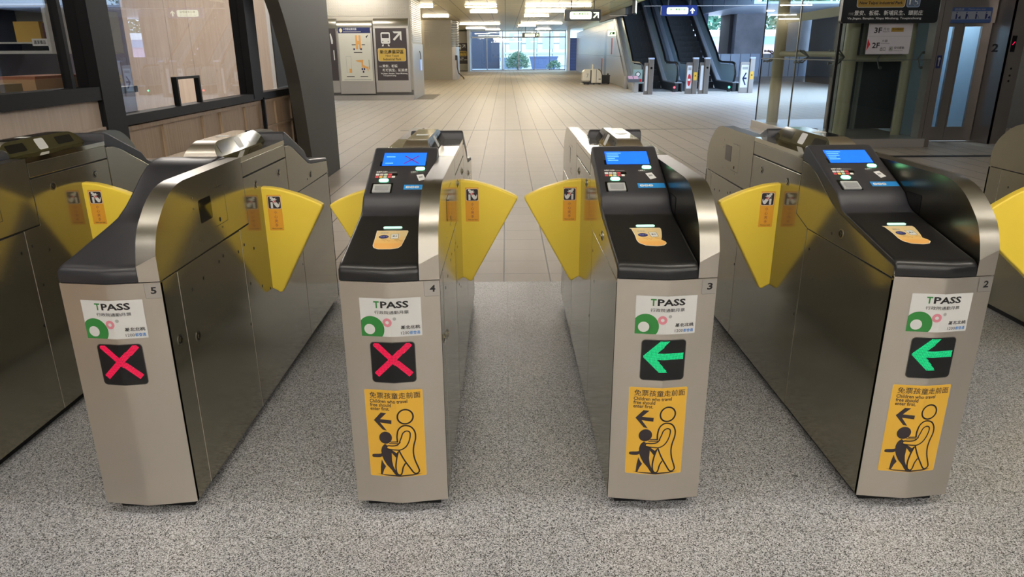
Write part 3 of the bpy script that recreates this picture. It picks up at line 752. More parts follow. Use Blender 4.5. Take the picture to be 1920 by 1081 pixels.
# window 3 (right, arched end) --------------------------------------------------
arch = spline([(8.62, 0.0), (8.53, .45), (8.40, .99), (8.30, 1.25), (8.14, 1.55), (7.90, 1.88), (7.55, 2.2), (7.05, 2.6), (6.4, 3.0)], 4)
def strip(q, inner, outer, x0, x1, m):
    n = len(inner); P = [(y, z) for y, z in inner] + [(y, z) for y, z in outer[::-1]]
    for i in range(n - 1):
        q.prism([(x0, *inner[i]), (x0, *inner[i + 1]), (x0, *outer[i + 1]), (x0, *outer[i])], (x1 - x0, 0, 0), m)
q = MB(); q.box(BX - .09, BX + .03, 6.98, 8.40, .985, 1.045, FRAMEB); q.box(BX - .0, BX + .03, 6.98, 7.01, 0, 1.0, FRAMEB)
strip(q, [(y - .17, z) for y, z in arch], arch, BX - .09, BX + .03, FRAMEB)
w3 = struct(q.build('window_3'), 'black framed office window with an arched right edge')
g = MB(); P = [(y - .15, z) for y, z in arch if z > 1.0]; g.prism([(BX - .035, 6.98, 1.045)] + [(BX - .035, max(y, 6.99), z) for y, z in P] + [(BX - .035, 6.98, 3.0)], (.005, 0, 0), GLASSB); g.build('window_glass', w3)
# grey arched pillar at the end of the booth
q = MB(); k = .8936
ar2 = [(y * .905, 1.4 + .905 * (z - 1.4)) for y, z in arch]; ar2 = [(7.82, 0.0)] + [p for p in ar2 if 0.02 < p[1] < 2.95] + [(5.6, CEIL)]
q.prism([(-2.125, y, z) for y, z in ar2] + [(-2.125, 9.02, CEIL), (-2.125, 9.02, 0)], (-.13, 0, 0), PILLARM); q.box(-3.6, -2.14, 8.81, 9.015, 0, CEIL, PILLARM)
struct(q.build('pillar'), 'grey-brown arched pillar ending the office front')
# booth interior
q = MB(); q.box(-4.42, -2.2, 8.72, 8.80, 0, CEIL, WOODL); struct(q.build('wall_office'), 'pale wood end wall inside the office')
og = mat('office_grey', (104, 100, 110), 0.7); od = mat('office_dark', (58, 60, 70), 0.7)
q = MB(); q.box(-5.6, -5.5, -3, 8.8, 0, CEIL, og); q.box(-3.56, -3.46, -3, 5.9, 0, CEIL, od); q.box(-3.46, -2.5, -3.1, -3.0, 0, CEIL, od); q.box(-5.5, -4.42, 8.74, 8.80, 0, CEIL, og); q.box(-5.6, BX - .1, -3.1, -3, 0, CEIL, od); struct(q.build('wall_office.001'))
q = MB(); q.box(-2.70, -2.42, 8.66, 8.715, 0, 2.1, mat('office_door_grey', (70, 76, 82), 0.4)); q.box(-2.74, -2.70, 8.64, 8.715, 0, 2.1, PAPER); q.box(-2.74, -2.42, 8.64, 8.715, 2.1, 2.14, PAPER); struct(q.build('door_2'), 'dark grey inner door with a white frame seen through the right office window')
for i, (x, y, p) in enumerate(((-3.3, 7.0, 85), (-3.0, 3.4, 5), (-2.75, 7.9, 14))):
    l = bpy.data.lights.new('office_lamp', 'AREA'); l.energy = p; l.size = .5; l.color = (1, .93, .86)
    o = bpy.data.objects.new('office_lamp', l); COL.objects.link(o); o.location = (x, y, CEIL - .05)
# cabinet seen through window 1
t = thing('wall_cabinet', 'white open-fronted cabinet of supplies behind the left office window', 'cabinet', (-3.0, 4.95, 1.405))
q = MB(); wc = mat('cabinet_white', (206, 206, 198), 0.5)
q.box(-.53, 0, .40, .42, 0, .31, wc)
for z in (0, .29): q.box(-.53, 0, 0, .40, z, z + .02, wc)
for x in (-.53, -.02): q.box(x, x + .02, 0, .40, .02, .29, wc)
q.box(-.51, -.02, .03, .40, .065, .075, wc); q.build('body', t)
q = MB(); q.box(-.53, 0, -.012, 0, 0, .02, wc); q.box(-.53, 0, -.012, 0, .29, .31, wc); q.box(-.02, 0, -.012, 0, .02, .29, wc); q.build('front_frame', t)
q = MB(); q.box(-.125, -.025, -.006, 0, .05, .095, WHITE); q.text(planeY(-.0065), '清潔備品', -.115, .06, -.035, .085, INK, 0, .01); q.build('shelf_label', t)
tag(MB().box(-.17, 0, 0, .18, 0, .13, mat('yellow_box', (206, 170, 84), 0.6)).build('supply_box', loc=(-3.13, 5.06, 1.481)), 'yellow supply box standing in the white office cabinet', 'box')
tag(MB().box(-.09, 0, 0, .15, 0, .12, mat('maroon_box', (100, 60, 70), 0.6)).build('supply_bag', loc=(-3.03, 5.08, 1.481)), 'maroon bag beside the yellow box in the office cabinet', 'bag')
tag(MB().box(-.4, 0, 0, .30, 0, .30, wc).build('wall_cabinet', loc=(-2.98, 5.52, 1.405)), 'plain white cabinet end behind the left window, next to the open cabinet', 'cabinet')
b = MB(); b.box(-2.95, -2.46, -1, 4.9, 1.16, 1.20, mat('counter_dark', (40, 40, 44), 0.5)); tag(b.build('shelf'), 'dark shelf just inside the left office window', 'shelf')
card = mat('cardboard', (176, 140, 98), 0.8)
t = thing('cardboard_box', 'open flat cardboard box on the shelf behind the left window, nearer the black post', 'box', (-2.62, 4.10, 1.20))
q = MB(); q.box(-.12, .12, -.19, .32, 0, .075, card); q.build('body', t); MB().box(-.11, .11, -.17, .30, .075, .09, mat('box_flaps', (150, 96, 66), 0.8)).build('flaps', t)
t = thing('cardboard_box', 'olive-brown carton on the shelf behind the left window, nearer the photo edge', 'box', (-2.62, 3.60, 1.20))
q = MB(); q.box(-.12, .12, -.28, .20, 0, .06, mat('carton_olive', (140, 120, 78), 0.8)); q.build('body', t)
q = MB(); q.cyl((.02, .02, .06), (.02, .02, .085), .018, mat('cap_white', (200, 196, 180), 0.5)); q.build('bottle_cap', t)
tag(MB().box(-.05, .05, -.12, .1, 0, .05, mat('blue_case', (54, 62, 150), 0.5)).build('blue_case', loc=(-2.60, 3.42, 1.262)), 'blue case lying on the carton behind the left window', 'case')

# ------------------------------------------------------------------ concourse left: pillar with boards
q = MB(); q.box(-6.2, -2.87, 22.75, 25.5, 0, CEIL, PANELM); struct(q.build('pillar.001'), 'broad concourse pillar carrying the map and sign boards')
q = MB()
for ix in range(44):
    for iz in range(6):
        if ix % 9 == 8: continue
        x, z = -6.05 + ix * .070, 2.50 + iz * .085
        q.add([(x + .024 * math.cos(t), 22.745, z + .024 * math.sin(t)) for t in [2 * PI * k / 8 for k in range(8)]] + [(x, 22.715, z)], [(k, (k + 1) % 8, 8) for k in range(8)], PANELM, True)
q.box(-6.2, -2.95, 22.735, 22.75, 2.45, CEIL, PANELM)
struct(q.build('trim_3'), 'bumpy grey cladding above the boards')
q = MB(); q.box(-6.2, -2.87, 22.60, 22.75, 0, .15, ST_HALL); q.box(-6.2, -2.87, 22.70, 22.75, .15, .30, mat('recess', (120, 118, 114), 0.5)); struct(q.build('baseboard_left'))
q = MB()
for k in range(22): q.box(-2.87, -2.845, 22.85, 25.35, 1.72 + k * .058, 1.755 + k * .058, ST_HALL)
q.box(-2.87, -2.84, 22.75, 25.5, 0, 1.66, ST_HALL); struct(q.build('trim_4'), 'steel side of the board pillar with louvres above')
def board(name, label, x0, x1, z0, z1, yo):
    t = thing(name, label, 'sign board', ((x0 + x1) / 2, 22.75 - yo, z0)); w = (x1 - x0) / 2; h = z1 - z0
    q = MB(); q.box(-w, w, -.05, yo - .001, 0, h - .30, ST_HALL)
    rows = []
    for k in range(9):
        a = k / 8 * PI / 2; rows.append([(-w, -.05 + .16 * (1 - math.cos(a)), h - .30 + .30 * math.sin(a)), (w, -.05 + .16 * (1 - math.cos(a)), h - .30 + .30 * math.sin(a))])
    q.loft(rows, ST_BAND); 
    q.add([(-w, yo - .001, h - .3), (-w, yo - .001, h)] + [r[0] for r in rows[::-1]], [list(range(11))], ST_HALL); q.add([(w, yo - .001, h - .3), (w, yo - .001, h)] + [r[1] for r in rows[::-1]], [list(range(11))], ST_HALL)
    q.build('frame', t); return t, w, h
def bus(q, mp, cx, cz, s, fg, bgm):
    q.draw(mp, rrect(cx - .5 * s, cz - .55 * s, cx + .5 * s, cz + .6 * s, .16 * s), fg, .004)
    q.draw(mp, rrect(cx - .38 * s, cz + .02 * s, cx + .38 * s, cz + .44 * s, .06 * s), bgm, .007)
    for sg in (-1, 1):
        q.draw(mp, rect(cx + sg * .3 * s - .06 * s, cz - .36 * s, cx + sg * .3 * s + .06 * s, cz - .30 * s), bgm, .007)
        q.draw(mp, [(cx + sg * .2 * s, cz - .62 * s), (cx + sg * .34 * s, cz - .62 * s), (cx + sg * .44 * s, cz - .82 * s), (cx + sg * .26 * s, cz - .82 * s)], fg, .004)
def arrow_ne(q, mp, cx, cz, s, fg):
    q.draw(mp, [(cx - .5 * s, cz - .34 * s), (cx - .34 * s, cz - .5 * s), (cx + .3 * s, cz + .14 * s), (cx + .3 * s, cz - .36 * s), (cx + .5 * s, cz - .5 * s), (cx + .5 * s, cz + .5 * s), (cx - .5 * s, cz + .5 * s), (cx - .34 * s, cz + .3 * s), (cx + .14 * s, cz + .3 * s)], fg, .004)
def line_board(t, w, z0, z1, yf, sub=True):
    mp = lambda u, v, d: (u, yf - d, v)
    H = z1 - z0; W2 = 2 * w
    q = MB(); q.draw(mp, rect(-w, z0, w, z1), SIGNBR, .002)
    bus(q, mp, -w + .32 * W2, z1 - .19 * H, .30 * W2, WHITE, SIGNBR); arrow_ne(q, mp, -w + .70 * W2, z1 - .15 * H, .28 * W2, WHITE)
    q.draw(mp, rrect(-w + .05 * W2, z1 - .63 * H, w - .05 * W2, z1 - .38 * H, .05), WHITE, .004)
    q.draw(mp, rrect(-w + .06 * W2, z1 - .625 * H, w - .06 * W2, z1 - .385 * H, .045), SIGNGOLD, .006)
    q.text(mp, '新北產業園區', -w + .12 * W2, z1 - .49 * H, w - .12 * W2, z1 - .41 * H, INK, .009, .015)
    q.text(mp, 'New Taipei', -w + .30 * W2, z1 - .55 * H, w - .28 * W2, z1 - .505 * H, INK, .009, .01); q.text(mp, 'Industrial Park', -w + .22 * W2, z1 - .61 * H, w - .20 * W2, z1 - .565 * H, INK, .009, .01)
    q.text(mp, '行經', -w + .05 * W2, z1 - .745 * H, -w + .15 * W2, z1 - .715 * H, WHITE, .004); q.text(mp, '景安、板橋', -w + .17 * W2, z1 - .75 * H, -w + .66 * W2, z1 - .69 * H, WHITE, .004, .02)
    q.text(mp, '新埔民生、頭前庄', -w + .17 * W2, z1 - .83 * H, w - .02 * W2, z1 - .77 * H, WHITE, .004, .02)
    if sub: q.text(mp, 'Via Jingan, Banqiao, Xinpu Minsheng,', -w + .10 * W2, z1 - .885 * H, w - .02 * W2, z1 - .85 * H, WHITE, .004, .02); q.text(mp, 'Touqianzhuang', -w + .18 * W2, z1 - .925 * H, -w + .60 * W2, z1 - .892 * H, WHITE, .004, .02)
    return q
t, w, h = board('direction_board', 'dark train direction board on the pillar, right of the station map', -3.99, -2.93, .24, 2.38, .12)
line_board(t, w - .06, .35, 1.86, -.05).build('sign_face', t, 'dark brown face with a train, an arrow and a gold name panel', recalc=False)
t, w, h = board('map_board', 'white station map board between two dark direction boards', -5.08, -4.02, .20, 2.32, .17)
mp = lambda u, v, d: (u, -.05 - d, v); a = w - .05
q = MB(); q.draw(mp, rect(-a, .38, a, 1.92), mat('map_paper', (222, 220, 206), 0.5), .002); q.draw(mp, rect(-a, 1.76, a, 1.92), NAVY, .004)
q.draw(mp, ell(-a + .08, 1.84, .045, .06), mat('map_cream', (236, 226, 180), 0.5), .006); q.text(mp, '十四張站資訊圖', -a + .15, 1.845, -a + .55, 1.905, WHITE, .006, .01); q.draw(mp, rect(-a + .15, 1.79, -a + .68, 1.81), GREY, .006)
mo = mat('map_orange', (232, 172, 96), 0.5)
for x in (.02, .12): q.draw(mp, rect(x, 1.30, x + .06, 1.70), mo, .004)
q.draw(mp, rect(.05, 1.44, .15, 1.54), mo, .005)
for x in (-.06, .15): q.draw(mp, rect(x, 1.28, x + .05, 1.33), NAVY, .005)
q.draw(mp, [(-.02, .98), (.22, 1.0), (.20, .86), (.30, .80), (.36, .80), (.36, .66), (.31, .74), (.16, .78), (.16, .92), (.04, .94)], mo, .004)
for x, z in ((.15, .70), (.21, .70), (.18, .62)): q.draw(mp, rect(x, z, x + .045, z + .06), NAVY, .005)
q.stroke(mp, rect(-.30, .64, -.15, 1.10) + [(-.30, .64)], .006, GREY, .004); q.draw(mp, rect(-.22, .62, -.15, .74), mo, .005)
for x0, x1, z in ((-.05, .20, 1.20), (-.32, -.08, .50), (.10, .33, .50), (-.10, .02, 1.42), (.20, .30, 1.42)): q.draw(mp, rect(x0, z, x1, z + .022), INK, .004)
q.draw(mp, [(.33, 1.66), (.42, 1.72), (.36, 1.62)], INK, .004); q.draw(mp, rect(.38, .72, .40, 1.0), mat('map_green', (150, 170, 140), 0.5), .004); q.draw(mp, rect(-.4, .415, .42, .43), GREY, .004)
q.build('map_sheet', t, 'printed map sheet with a navy header', recalc=False)
t, w, h = board('direction_board', 'dark board partly hidden by the arched pillar, left of the station map', -6.14, -5.10, .24, 2.38, .12)
mp = lambda u, v, d: (u, -.05 - d, v)
q = MB(); q.draw(mp, rect(-w + .05, .35, w - .02, 1.86), SIGNBR, .002); q.draw(mp, [(w - .20, 1.7), (w - .17, 1.72), (w - .12, 1.52), (w - .13, 1.42), (w - .17, 1.42), (w - .18, 1.52)], WHITE, .004); q.draw(mp, rrect(w - .13, .95, w - .10, 1.24, .012), WHITE, .004); q.build('sign_face', t, recalc=False)
t = thing('hanging_tag', 'small pale blue tag on a black cord on the steel pillar side', 'tag', (-2.81, 24.4, 1.18))
MB().tube([(-.02, .0, .26), (.0, .04, .2), (.012, .03, .1), (.012, 0, 0)], .014, RUBBER, 6).build('cord', t)
MB().box(0, .03, -.10, .10, -.34, 0, mat('tag_blue_glow', (170, 200, 255), 0.4, emit=.4)).build('card', t)  # the card is no lamp; a faint glow is put into its colour
b = MB(); b.box(-2.84, -2.30, 22.9, 25.6, .0005, .006, mat('floor_plate', (112, 104, 94), 0.5)); struct(b.build('trim_9'), 'brown inspection plate in the floor beside the board pillar')
# second pillar, with louvres
q = MB(); q.box(-6.0, -2.85, 39.4, 42.5, 0, CEIL, PANELM)
for k in range(14):
    for x0 in (-4.30, -3.95, -3.36): q.box(x0, x0 + (.28 if x0 < -4.2 else .5), 39.36, 39.4, 1.72 + k * .088, 1.76 + k * .088, PANELM)
struct(q.build('pillar.002'), 'second broad concourse pillar with slatted top')
q = MB()
for k in range(15): q.box(-2.85, -2.55, 39.5, 41, 1.72 + k * .085, 1.76 + k * .085, mat('louvre_white', (225, 228, 230), 0.4))
q.box(-2.85, -2.62, 39.45, 42, 0, 1.68, ST_HALL); struct(q.build('trim_5'))
t = thing('wheelchair_lift_arm', 'bent grey pipe standing against the second pillar', 'pipe', (-2.56, 39.3, 0))
MB().tube([(-.02, 0, 1.2), (-.02, 0, .62), (.04, 0, .35), (.30, -.1, .12), (.33, -.1, .03)], .03, mat('pipe_brown', (98, 84, 70), 0.4)).build('pipe', t); MB().box(-.12, .0, -.06, .06, 1.0, 1.25, BLACK).build('bracket', t)
t.location.z = -.0
t = thing('direction_board', 'small distant dark train direction board past the second pillar', 'sign board', (-3.38, 57.0, 0)); 
MB().box(-.52, .52, .0, .2, .05, 2.9, PANELM).build('panel', t); line_board(t, .44, .55, 2.06, 0, False).build('sign_face', t, recalc=False)
q = MB(); q.box(-2.92, -2.74, 56.6, 59.0, 0, CEIL, mat('white_column', (206, 212, 222), 0.4)); struct(q.build('pillar.003'), 'slim white column beside the end glazing')
q = MB(); q.box(-8, -2.75, 59, 59.2, 0, CEIL, PANELM); struct(q.build('wall_far'))
# ------------------------------------------------------------------ far glazing and what stands beyond it
q = MB(); al = mat('aluminium', (150, 156, 166), 0.35, 0.6)
xs_ = [-2.72 + 1.245 * k for k in range(7)]
for x in xs_: q.box(x - .035, x + .035, 58.95, 59.05, 0, CEIL, al)
for z0, z1 in ((0, .07), (2.45, 2.55), (2.93, 3.0)): q.box(-2.72, 4.78, 58.95, 59.05, z0, z1, al)
w4 = struct(q.build('window_4'), 'wide aluminium framed glazing closing the far end of the concourse')
MB().box(-2.7, 4.75, 58.995, 59.0, .07, 2.95, GLASS).build('window_glass', w4)
b = MB(); b.box(-30, 60, 60.05, 110, -.3, -.02, mat('paving_outside', (168, 176, 186), 0.8)); struct(b.build('ground_outside'))
def far(name, label, cat, fn):
    t = thing(name, label, cat); fn(t); return t
def fb(t):
    MB().box(-1.0, 11, 76, 78, -.02, 12, FACADE).build('wall', t)
    q = MB()
    for k in range(6): q.box(.4 + k * 1.7, 1.5 + k * 1.7, 75.95, 76, 1.7, 3.2, mat('window_pale', (190, 206, 214), 0.2))
    q.build('window_band', t); MB().box(-1.0, 11, 75.9, 76, 1.2, 1.35, mat('ledge', (196, 200, 186), 0.7)).build('ledge', t)
far('outdoor_building', 'pale yellow building outside the far glazing', 'building', fb)
tag(MB().box(-7, -.55, 66, 68, -.02, 6, mat('dark_blue_block', (58, 62, 76), 0.6)).build('outdoor_block'), 'dark blue wall block outside the left of the far glazing', 'wall')
tag(MB().box(-.42, -.12, 62, 62.3, -.02, 6, mat('white_post', (240, 244, 250), 0.5)).build('outdoor_post'), 'tall white post just outside the far glazing', 'post')
def planter(x0, x1, y, h, nm, lb, c):
    t = thing('planter', lb, 'planter', ((x0 + x1) / 2, y, -.02)); w = (x1 - x0) / 2
    q = MB(); q.prism([(-w * .82, -.5, 0), (w * .82, -.5, 0), (w, -.6, h), (-w, -.6, h)], (0, 1.2, 0), mat(nm, c, 0.7)); q.build('trough', t); MB().box(-w * 1.04, w * 1.04, -.64, .64, h, h + .1, mat(nm, c, 0.7)).build('rim', t)
planter(2.1, 4.5, 64.5, .95, 'planter_slate', 'slate blue planter outside the right of the far glazing', (110, 124, 160))
planter(-.5, 1.6, 65.5, .85, 'planter_grey', 'low grey planter outside the middle of the far glazing', (130, 142, 160))
def bush(name, label, cx, cy, cz, rx, rz, n, kind='bush', m=LEAF, ls=.16):
    t = thing(name, label, kind, (cx, cy, cz)); q = MB()
    for k in range(n):
        a, e, r = random.uniform(0, 2 * PI), random.uniform(-.3, 1.0) * PI / 2, random.uniform(.55, 1) 
        p = Vector((rx * r * math.cos(e) * math.cos(a), rx * .8 * r * math.cos(e) * math.sin(a), rz * (.35 + .65 * r * math.sin(e))))
        d = Vector((random.uniform(-1, 1), random.uniform(-1, 1), random.uniform(-.3, 1))).normalized() * ls; s = d.orthogonal().normalized() * ls * .4
        q.add([p, p + d * .5 + s, p + d, p + d * .5 - s], [(0, 1, 2, 3)], m)
    q.build('foliage', t, recalc=False); MB().tube([(0, 0, 0), (.02, 0, rz * .6)], max(.03, rx * .04), mat('bark', (90, 70, 54), 0.8)).build('stem', t)
    return t
bush('shrub', 'round green shrub behind the middle of the far glazing', 1.0, 61.9, -.02, 1.05, 1.4, 1800, ls=.13)
bush('shrub', 'low pale green shrub at the right foot of the far glazing', 4.0, 61.4, -.02, .6, .7, 300)

# ------------------------------------------------------------------ right side wall of the concourse
q = MB(); q.prism([(4.80, 29.0, 0), (4.91, 34.3, 2.74), (5.35, 56, 2.74), (5.35, 56, 0)], (.15, 0, 0), WHITEWALL); struct(q.build('wall_right.001'), 'glossy pale panelled wall leading to the escalators')
q = MB(); q.box(4.66, 4.77, 28.75, 28.95, 0, .48, ST_HALL); struct(q.build('trim_6'))
q = MB(); q.box(4.95, 6.0, 57.5, 57.7, 0, 2.4, mat('shutter_blue', (50, 62, 100), 0.5))
for k in range(20): q.box(4.95, 6.0, 57.46, 57.5, .1 + k * .11, .15 + k * .11, mat('shutter_slat', (64, 78, 120), 0.45))
q.box(4.74, 4.95, 56.9, 57.7, 0, CEIL, ST_HALL); q.box(6, 9, 57.5, 57.7, 0, CEIL, PANELM); struct(q.build('door_1'), 'dark blue louvred shutter beside the far glazing')
tag(MB().box(-.02, .0, -.12, .12, -.35, .35, RED).build('extinguisher_sign', loc=(4.80, 33.5, 1.62)), 'small red sign on the pale wall near the escalator', 'sign')
t = thing('exit_sign', 'small lit white exit sign above the pale wall', 'sign', (4.70, 33.0, 2.16)); q = MB(); q.box(-.20, .20, -.03, .03, -.13, .13, SIGNB); q.build('case', t)
q = MB(); q.draw(planeY(-.031), rrect(-.19, -.12, .19, .12, .02), SIGNW, .001); q.draw(planeY(-.031), [(-.12, -.06), (-.05, .06), (0, .06), (-.06, -.06)], GRN, .003); q.draw(planeY(-.031), rect(.02, -.05, .12, .05), GRN, .003); q.build('lit_face', t)
# cleaning robot
t = thing('cleaning_robot', 'white boxy cleaning robot parked by the pale wall', 'cleaning machine', (3.83, 32.9, 0))
cr_ = mat('robot_white', (232, 228, 214), 0.35)
q = MB(); q.prism([(-.42, -.28, .16), (-.06, -.28, .16), (-.06, -.28, .64), (-.30, -.28, .64), (-.40, -.28, .54)], (0, .56, 0), cr_); q.build('front_body', t, bevel=.02)
q = MB(); q.prism([(-.02, -.30, .07), (.44, -.30, .07), (.44, -.30, .42), (.38, -.30, .58), (.27, -.30, .655), (-.02, -.30, .655)], (0, .6, 0), cr_); q.build('rear_body', t, bevel=.015)
q = MB(); q.tube([(.27, -.31, .66), (.38, -.31, .585), (.45, -.31, .42), (.46, -.31, .08)], .018, BLACK); q.box(-.06, -.02, -.27, .27, .07, .62, BLACK); q.box(.19, .205, -.305, -.295, .08, .64, BLACK); q.box(.30, .40, -.305, -.30, .22, .25, BLACK); q.build('trim', t)
MB().box(-.40, .42, -.26, .26, .03, .10, BLACK).build('chassis', t)
for x in (-.34, -.16, .1, .34): 
    q = MB(); q.cyl((x, -.27, .045), (x, -.21, .045), .045, RUBBER, 14); q.build('wheel', t)
MB().box(-.47, -.36, -.3, .3, .01, .05, cr_).build('brush_skirt', t); MB().box(.02, .08, -.02, .02, .65, .86, cr_).build('mast', t); q = MB(); q.text(planeY(-.281), '7', -.24, .30, -.15, .47, GREY, .002, .02); q.build('number_mark', t)
t = thing('black_bin', 'black wheeled bin between the cleaning robot and the pale wall', 'bin', (4.50, 33.1, 0))
MB().box(-.17, .17, -.2, .2, .03, .36, BLACK).build('tub', t); MB().box(-.18, .18, -.21, .21, .36, .39, BLACK).build('lid', t); q = MB(); q.cyl((.12, -.2, .03), (.12, .2, .03), .03, RUBBER, 12); q.build('wheel', t); MB().box(.08, .13, -.04, .04, .39, .46, BLACK).build('handle', t)
tag(MB().cyl((0, 0, 0), (0, 0, 1.1), .025, mat('copper', (196, 120, 96), 0.4)).build('copper_pole', loc=(4.38, 33.6, 0)), 'thin copper-coloured pole behind the black bin', 'pole')
# ------------------------------------------------------------------ hanging signs
def hang_sign(name, label, x0, x1, y, z0, z1, frame, lines, arrow, top=CEIL):
    w, h = (x1 - x0) / 2, z1 - z0
    t = thing(name, label, 'sign', ((x0 + x1) / 2, y, z0))
    q = MB(); q.prism([(u, -.07, v) for u, v in rrect(-w, 0, w, h, .03)], (0, .14, 0), frame); q.build('case', t)
    mp = planeY(-.071); q = MB(); q.draw(mp, rrect(-w * .70, h * .14, w * .50, h * .80, .05), SIGNW, .003)
    q.text(mp, lines[0], -w * .52, h * .50, w * .34, h * .70, GRN, .006, .015); q.text(mp, lines[1], -w * .55, h * .24, w * .36, h * .36, GREY, .006)
    q.build('lit_face', t, recalc=False)
    q = MB(); cx, cz, s = w * .74, h * .48, h * .55
    if arrow == 'up': q.draw(mp, [(cx, cz + s * .5), (cx + s * .42, cz + s * .05), (cx + s * .42, cz - s * .12), (cx + s * .14, cz + .1 * s), (cx + s * .14, cz - s * .5), (cx - s * .14, cz - s * .5), (cx - s * .14, cz + .1 * s), (cx - s * .42, cz - s * .12), (cx - s * .42, cz + s * .05)], SIGNW, .003)
    else: arrow_ne(q, mp, cx, cz, s, SIGNW)
    q.build('lit_arrow', t)
    for x in (-w * .62, w * .62):
        q = MB(); q.cyl((x, 0, h), (x, 0, top - z0), .02, BLACK, 8); q.build('hanger', t)
hang_sign('hanging_sign', 'lit hanging sign with a bent arrow, left of the escalators', 1.96, 3.16, 25.0, 2.37, 2.72, SIGNB, ('新北產業園區', 'New Taipei Industrial Park'), 'ne')
hang_sign('hanging_sign', 'small far hanging sign in the middle of the concourse', 1.12, 2.26, 50.0, 2.31, 2.62, SIGNB, ('新北產業園區', 'New Taipei Industrial Park'), 'ne')
hang_sign('hanging_sign', 'lit blue framed hanging sign with an up arrow above the right escalator', 5.17, 6.35, 25.0, 2.51, 2.83, SIGNNAVY, ('新北產業園區', 'New Taipei Industrial Park'), 'up', 4.2)
t = thing('hanging_sign', 'lit sign seen almost edge-on above the left escalator', 'sign', (4.24, 24.75, 2.56), 1.36); MB().box(-.6, .6, -.05, .05, 0, .42, SIGNB).build('case', t)
q = MB(); q.draw(planeY(-.051), rrect(-.55, .03, .55, .40, .04), SIGNW, .002); q.text(planeY(-.051), '新北產業園區', -.45, .15, .45, .3, GRN, .004); q.build('lit_face', t)
q = MB(); q.cyl((0, 0, .42), (0, 0, .44), .02, BLACK); q.build('hanger', t)
t = thing('smoke_curtain', 'clear glass smoke curtain hanging above the escalator foot', 'glass panel', (0, 25.6, 0))
MB().box(3.55, 9.0, -.004, .004, 2.86, 4.2, GLASSS).build('upper_glass', t); MB().box(3.55, 4.7, -.004, .004, 2.56, 2.86, GLASSS).build('lower_glass', t); q = MB(); q.box(3.55, 4.14, -.01, .01, 2.54, 2.56, ST_HALL); q.box(4.7, 9, -.01, .01, 2.84, 2.86, ST_HALL); q.build('edge_rail', t)
# camera domes under the concourse ceiling
for x, y in ((.80, 40.5), (.75, 46.0)):
    t = thing('security_camera', 'small white ceiling camera in the middle of the concourse', 'camera', (x, y, CEIL), 0, 'ceiling cameras over the concourse'); MB().cyl((0, 0, 0), (0, 0, -.10), .02, cr_, 8).build('stem', t); MB().cyl((0, -.12, -.15), (0, .08, -.12), .05, cr_, 12).build('body', t)

# ------------------------------------------------------------------ escalators (rise along +Y at 30 degrees)
SL = math.tan(math.radians(30))
def prof(y, z0, yb=28.4): return z0 + max(0.0, y - yb) * SL
def escalator(x0, x1, label):
    t = thing('escalator', label, 'escalator', ((x0 + x1) / 2, 26.3, 0)); cx = (x0 + x1) / 2
    def loc(p): return (p[0] - cx, p[1] - 26.3, p[2])
    Y1 = 36.5
    bl = mat('handrail_black', (10, 10, 12), 0.3); deck = mat('deck_steel', (168, 174, 182), 0.35, 0.4); skirt = mat('skirt_dark', (62, 66, 70), 0.35, 0.3)
    for nm, x, s in (('balustrade', x0, 1), ('balustrade', x1, -1)):
        q = MB(loc)
        pts = [(26.55, .30), (28.0, .30)] + [(y, prof(y, .34, 28.2)) for y in (28.7, 30, 33, Y1)] + [(y, prof(y, .94)) for y in (Y1, 33, 30, 28.8, 28.4)] + [(26.75, .92), (26.5, .80), (26.42, .6), (26.45, .42)]
        q.prism([(x, y, z) for y, z in pts], (s * .012, 0, 0), GLASSE); bal = q.build(nm, t, 'glass balustrade with its bluish daylight sheen put into the colour')
        q = MB(loc); path = [(x, 26.62, .30), (x, 26.48, .40), (x, 26.40, .60), (x, 26.48, .84), (x, 26.62, .96), (x, 26.9, 1.0), (x, 28.2, 1.0), (x, 28.6, 1.04)] + [(x, y, prof(y, 1.0)) for y in (29, 30, 32, 34, Y1)]
        q.tube(path, .042, bl, 8); q.build('handrail', bal)
        q = MB(loc)
        for z0, z1, w0, w1, mm in ((0, .30, .0, .10, skirt),):
            P = [(26.3, 0), (28.5, 0), (Y1, prof(Y1, -.1)), (Y1, prof(Y1, .34)), (28.4, .30), (26.3, .30)]
            q.prism([(x - s * .02, y, z) for y, z in P], (s * .12, 0, 0), mm)
        P = [(26.3, .30), (28.4, .30), (Y1, prof(Y1, .34)), (Y1, prof(Y1, .38)), (28.3, .345), (26.3, .33)]
        q.prism([(x - s * .14, y, z) for y, z in P], (s * .26, 0, 0), deck); q.build('skirt_panel', bal, 'dark skirt with steel deck')
        q = MB(loc); P = [(28.3, 0), (Y1, prof(Y1, -.2)), (Y1, prof(Y1, .30)), (28.3, .28)]
        q.prism([(x - s * .15, y, z) for y, z in [(26.3, 0)] + P + [(26.3, .28)]], (-s * .01, 0, 0), deck); q.build('outer_cladding', bal)
    q = MB(loc); st = mat('step_dark', (22, 22, 24), 0.5)
    q.box(x0 + .1, x1 - .1, 26.35, 28.3, 0, .012, ST_HALL)
    for k in range(22):
        y = 28.3 + k * .38; z = .02 + k * .38 * SL; q.box(x0 + .12, x1 - .12, y, y + .42, max(0.0, z - .3), z + .20 * 0 + .01, st)
        for r in range(6): q.box(x0 + .12 + r * (x1 - x0 - .24) / 6, x0 + .15 + r * (x1 - x0 - .24) / 6, y - .004, y, max(0.0, z - .2), z, mat('step_rib', (34, 34, 38), 0.5))
    q.build('steps', t, 'dark ribbed escalator steps')
    return t
escalator(4.93, 6.20, 'left escalator, beside the pale wall')
escalator(6.72, 8.28, 'right escalator, under the blue framed sign')
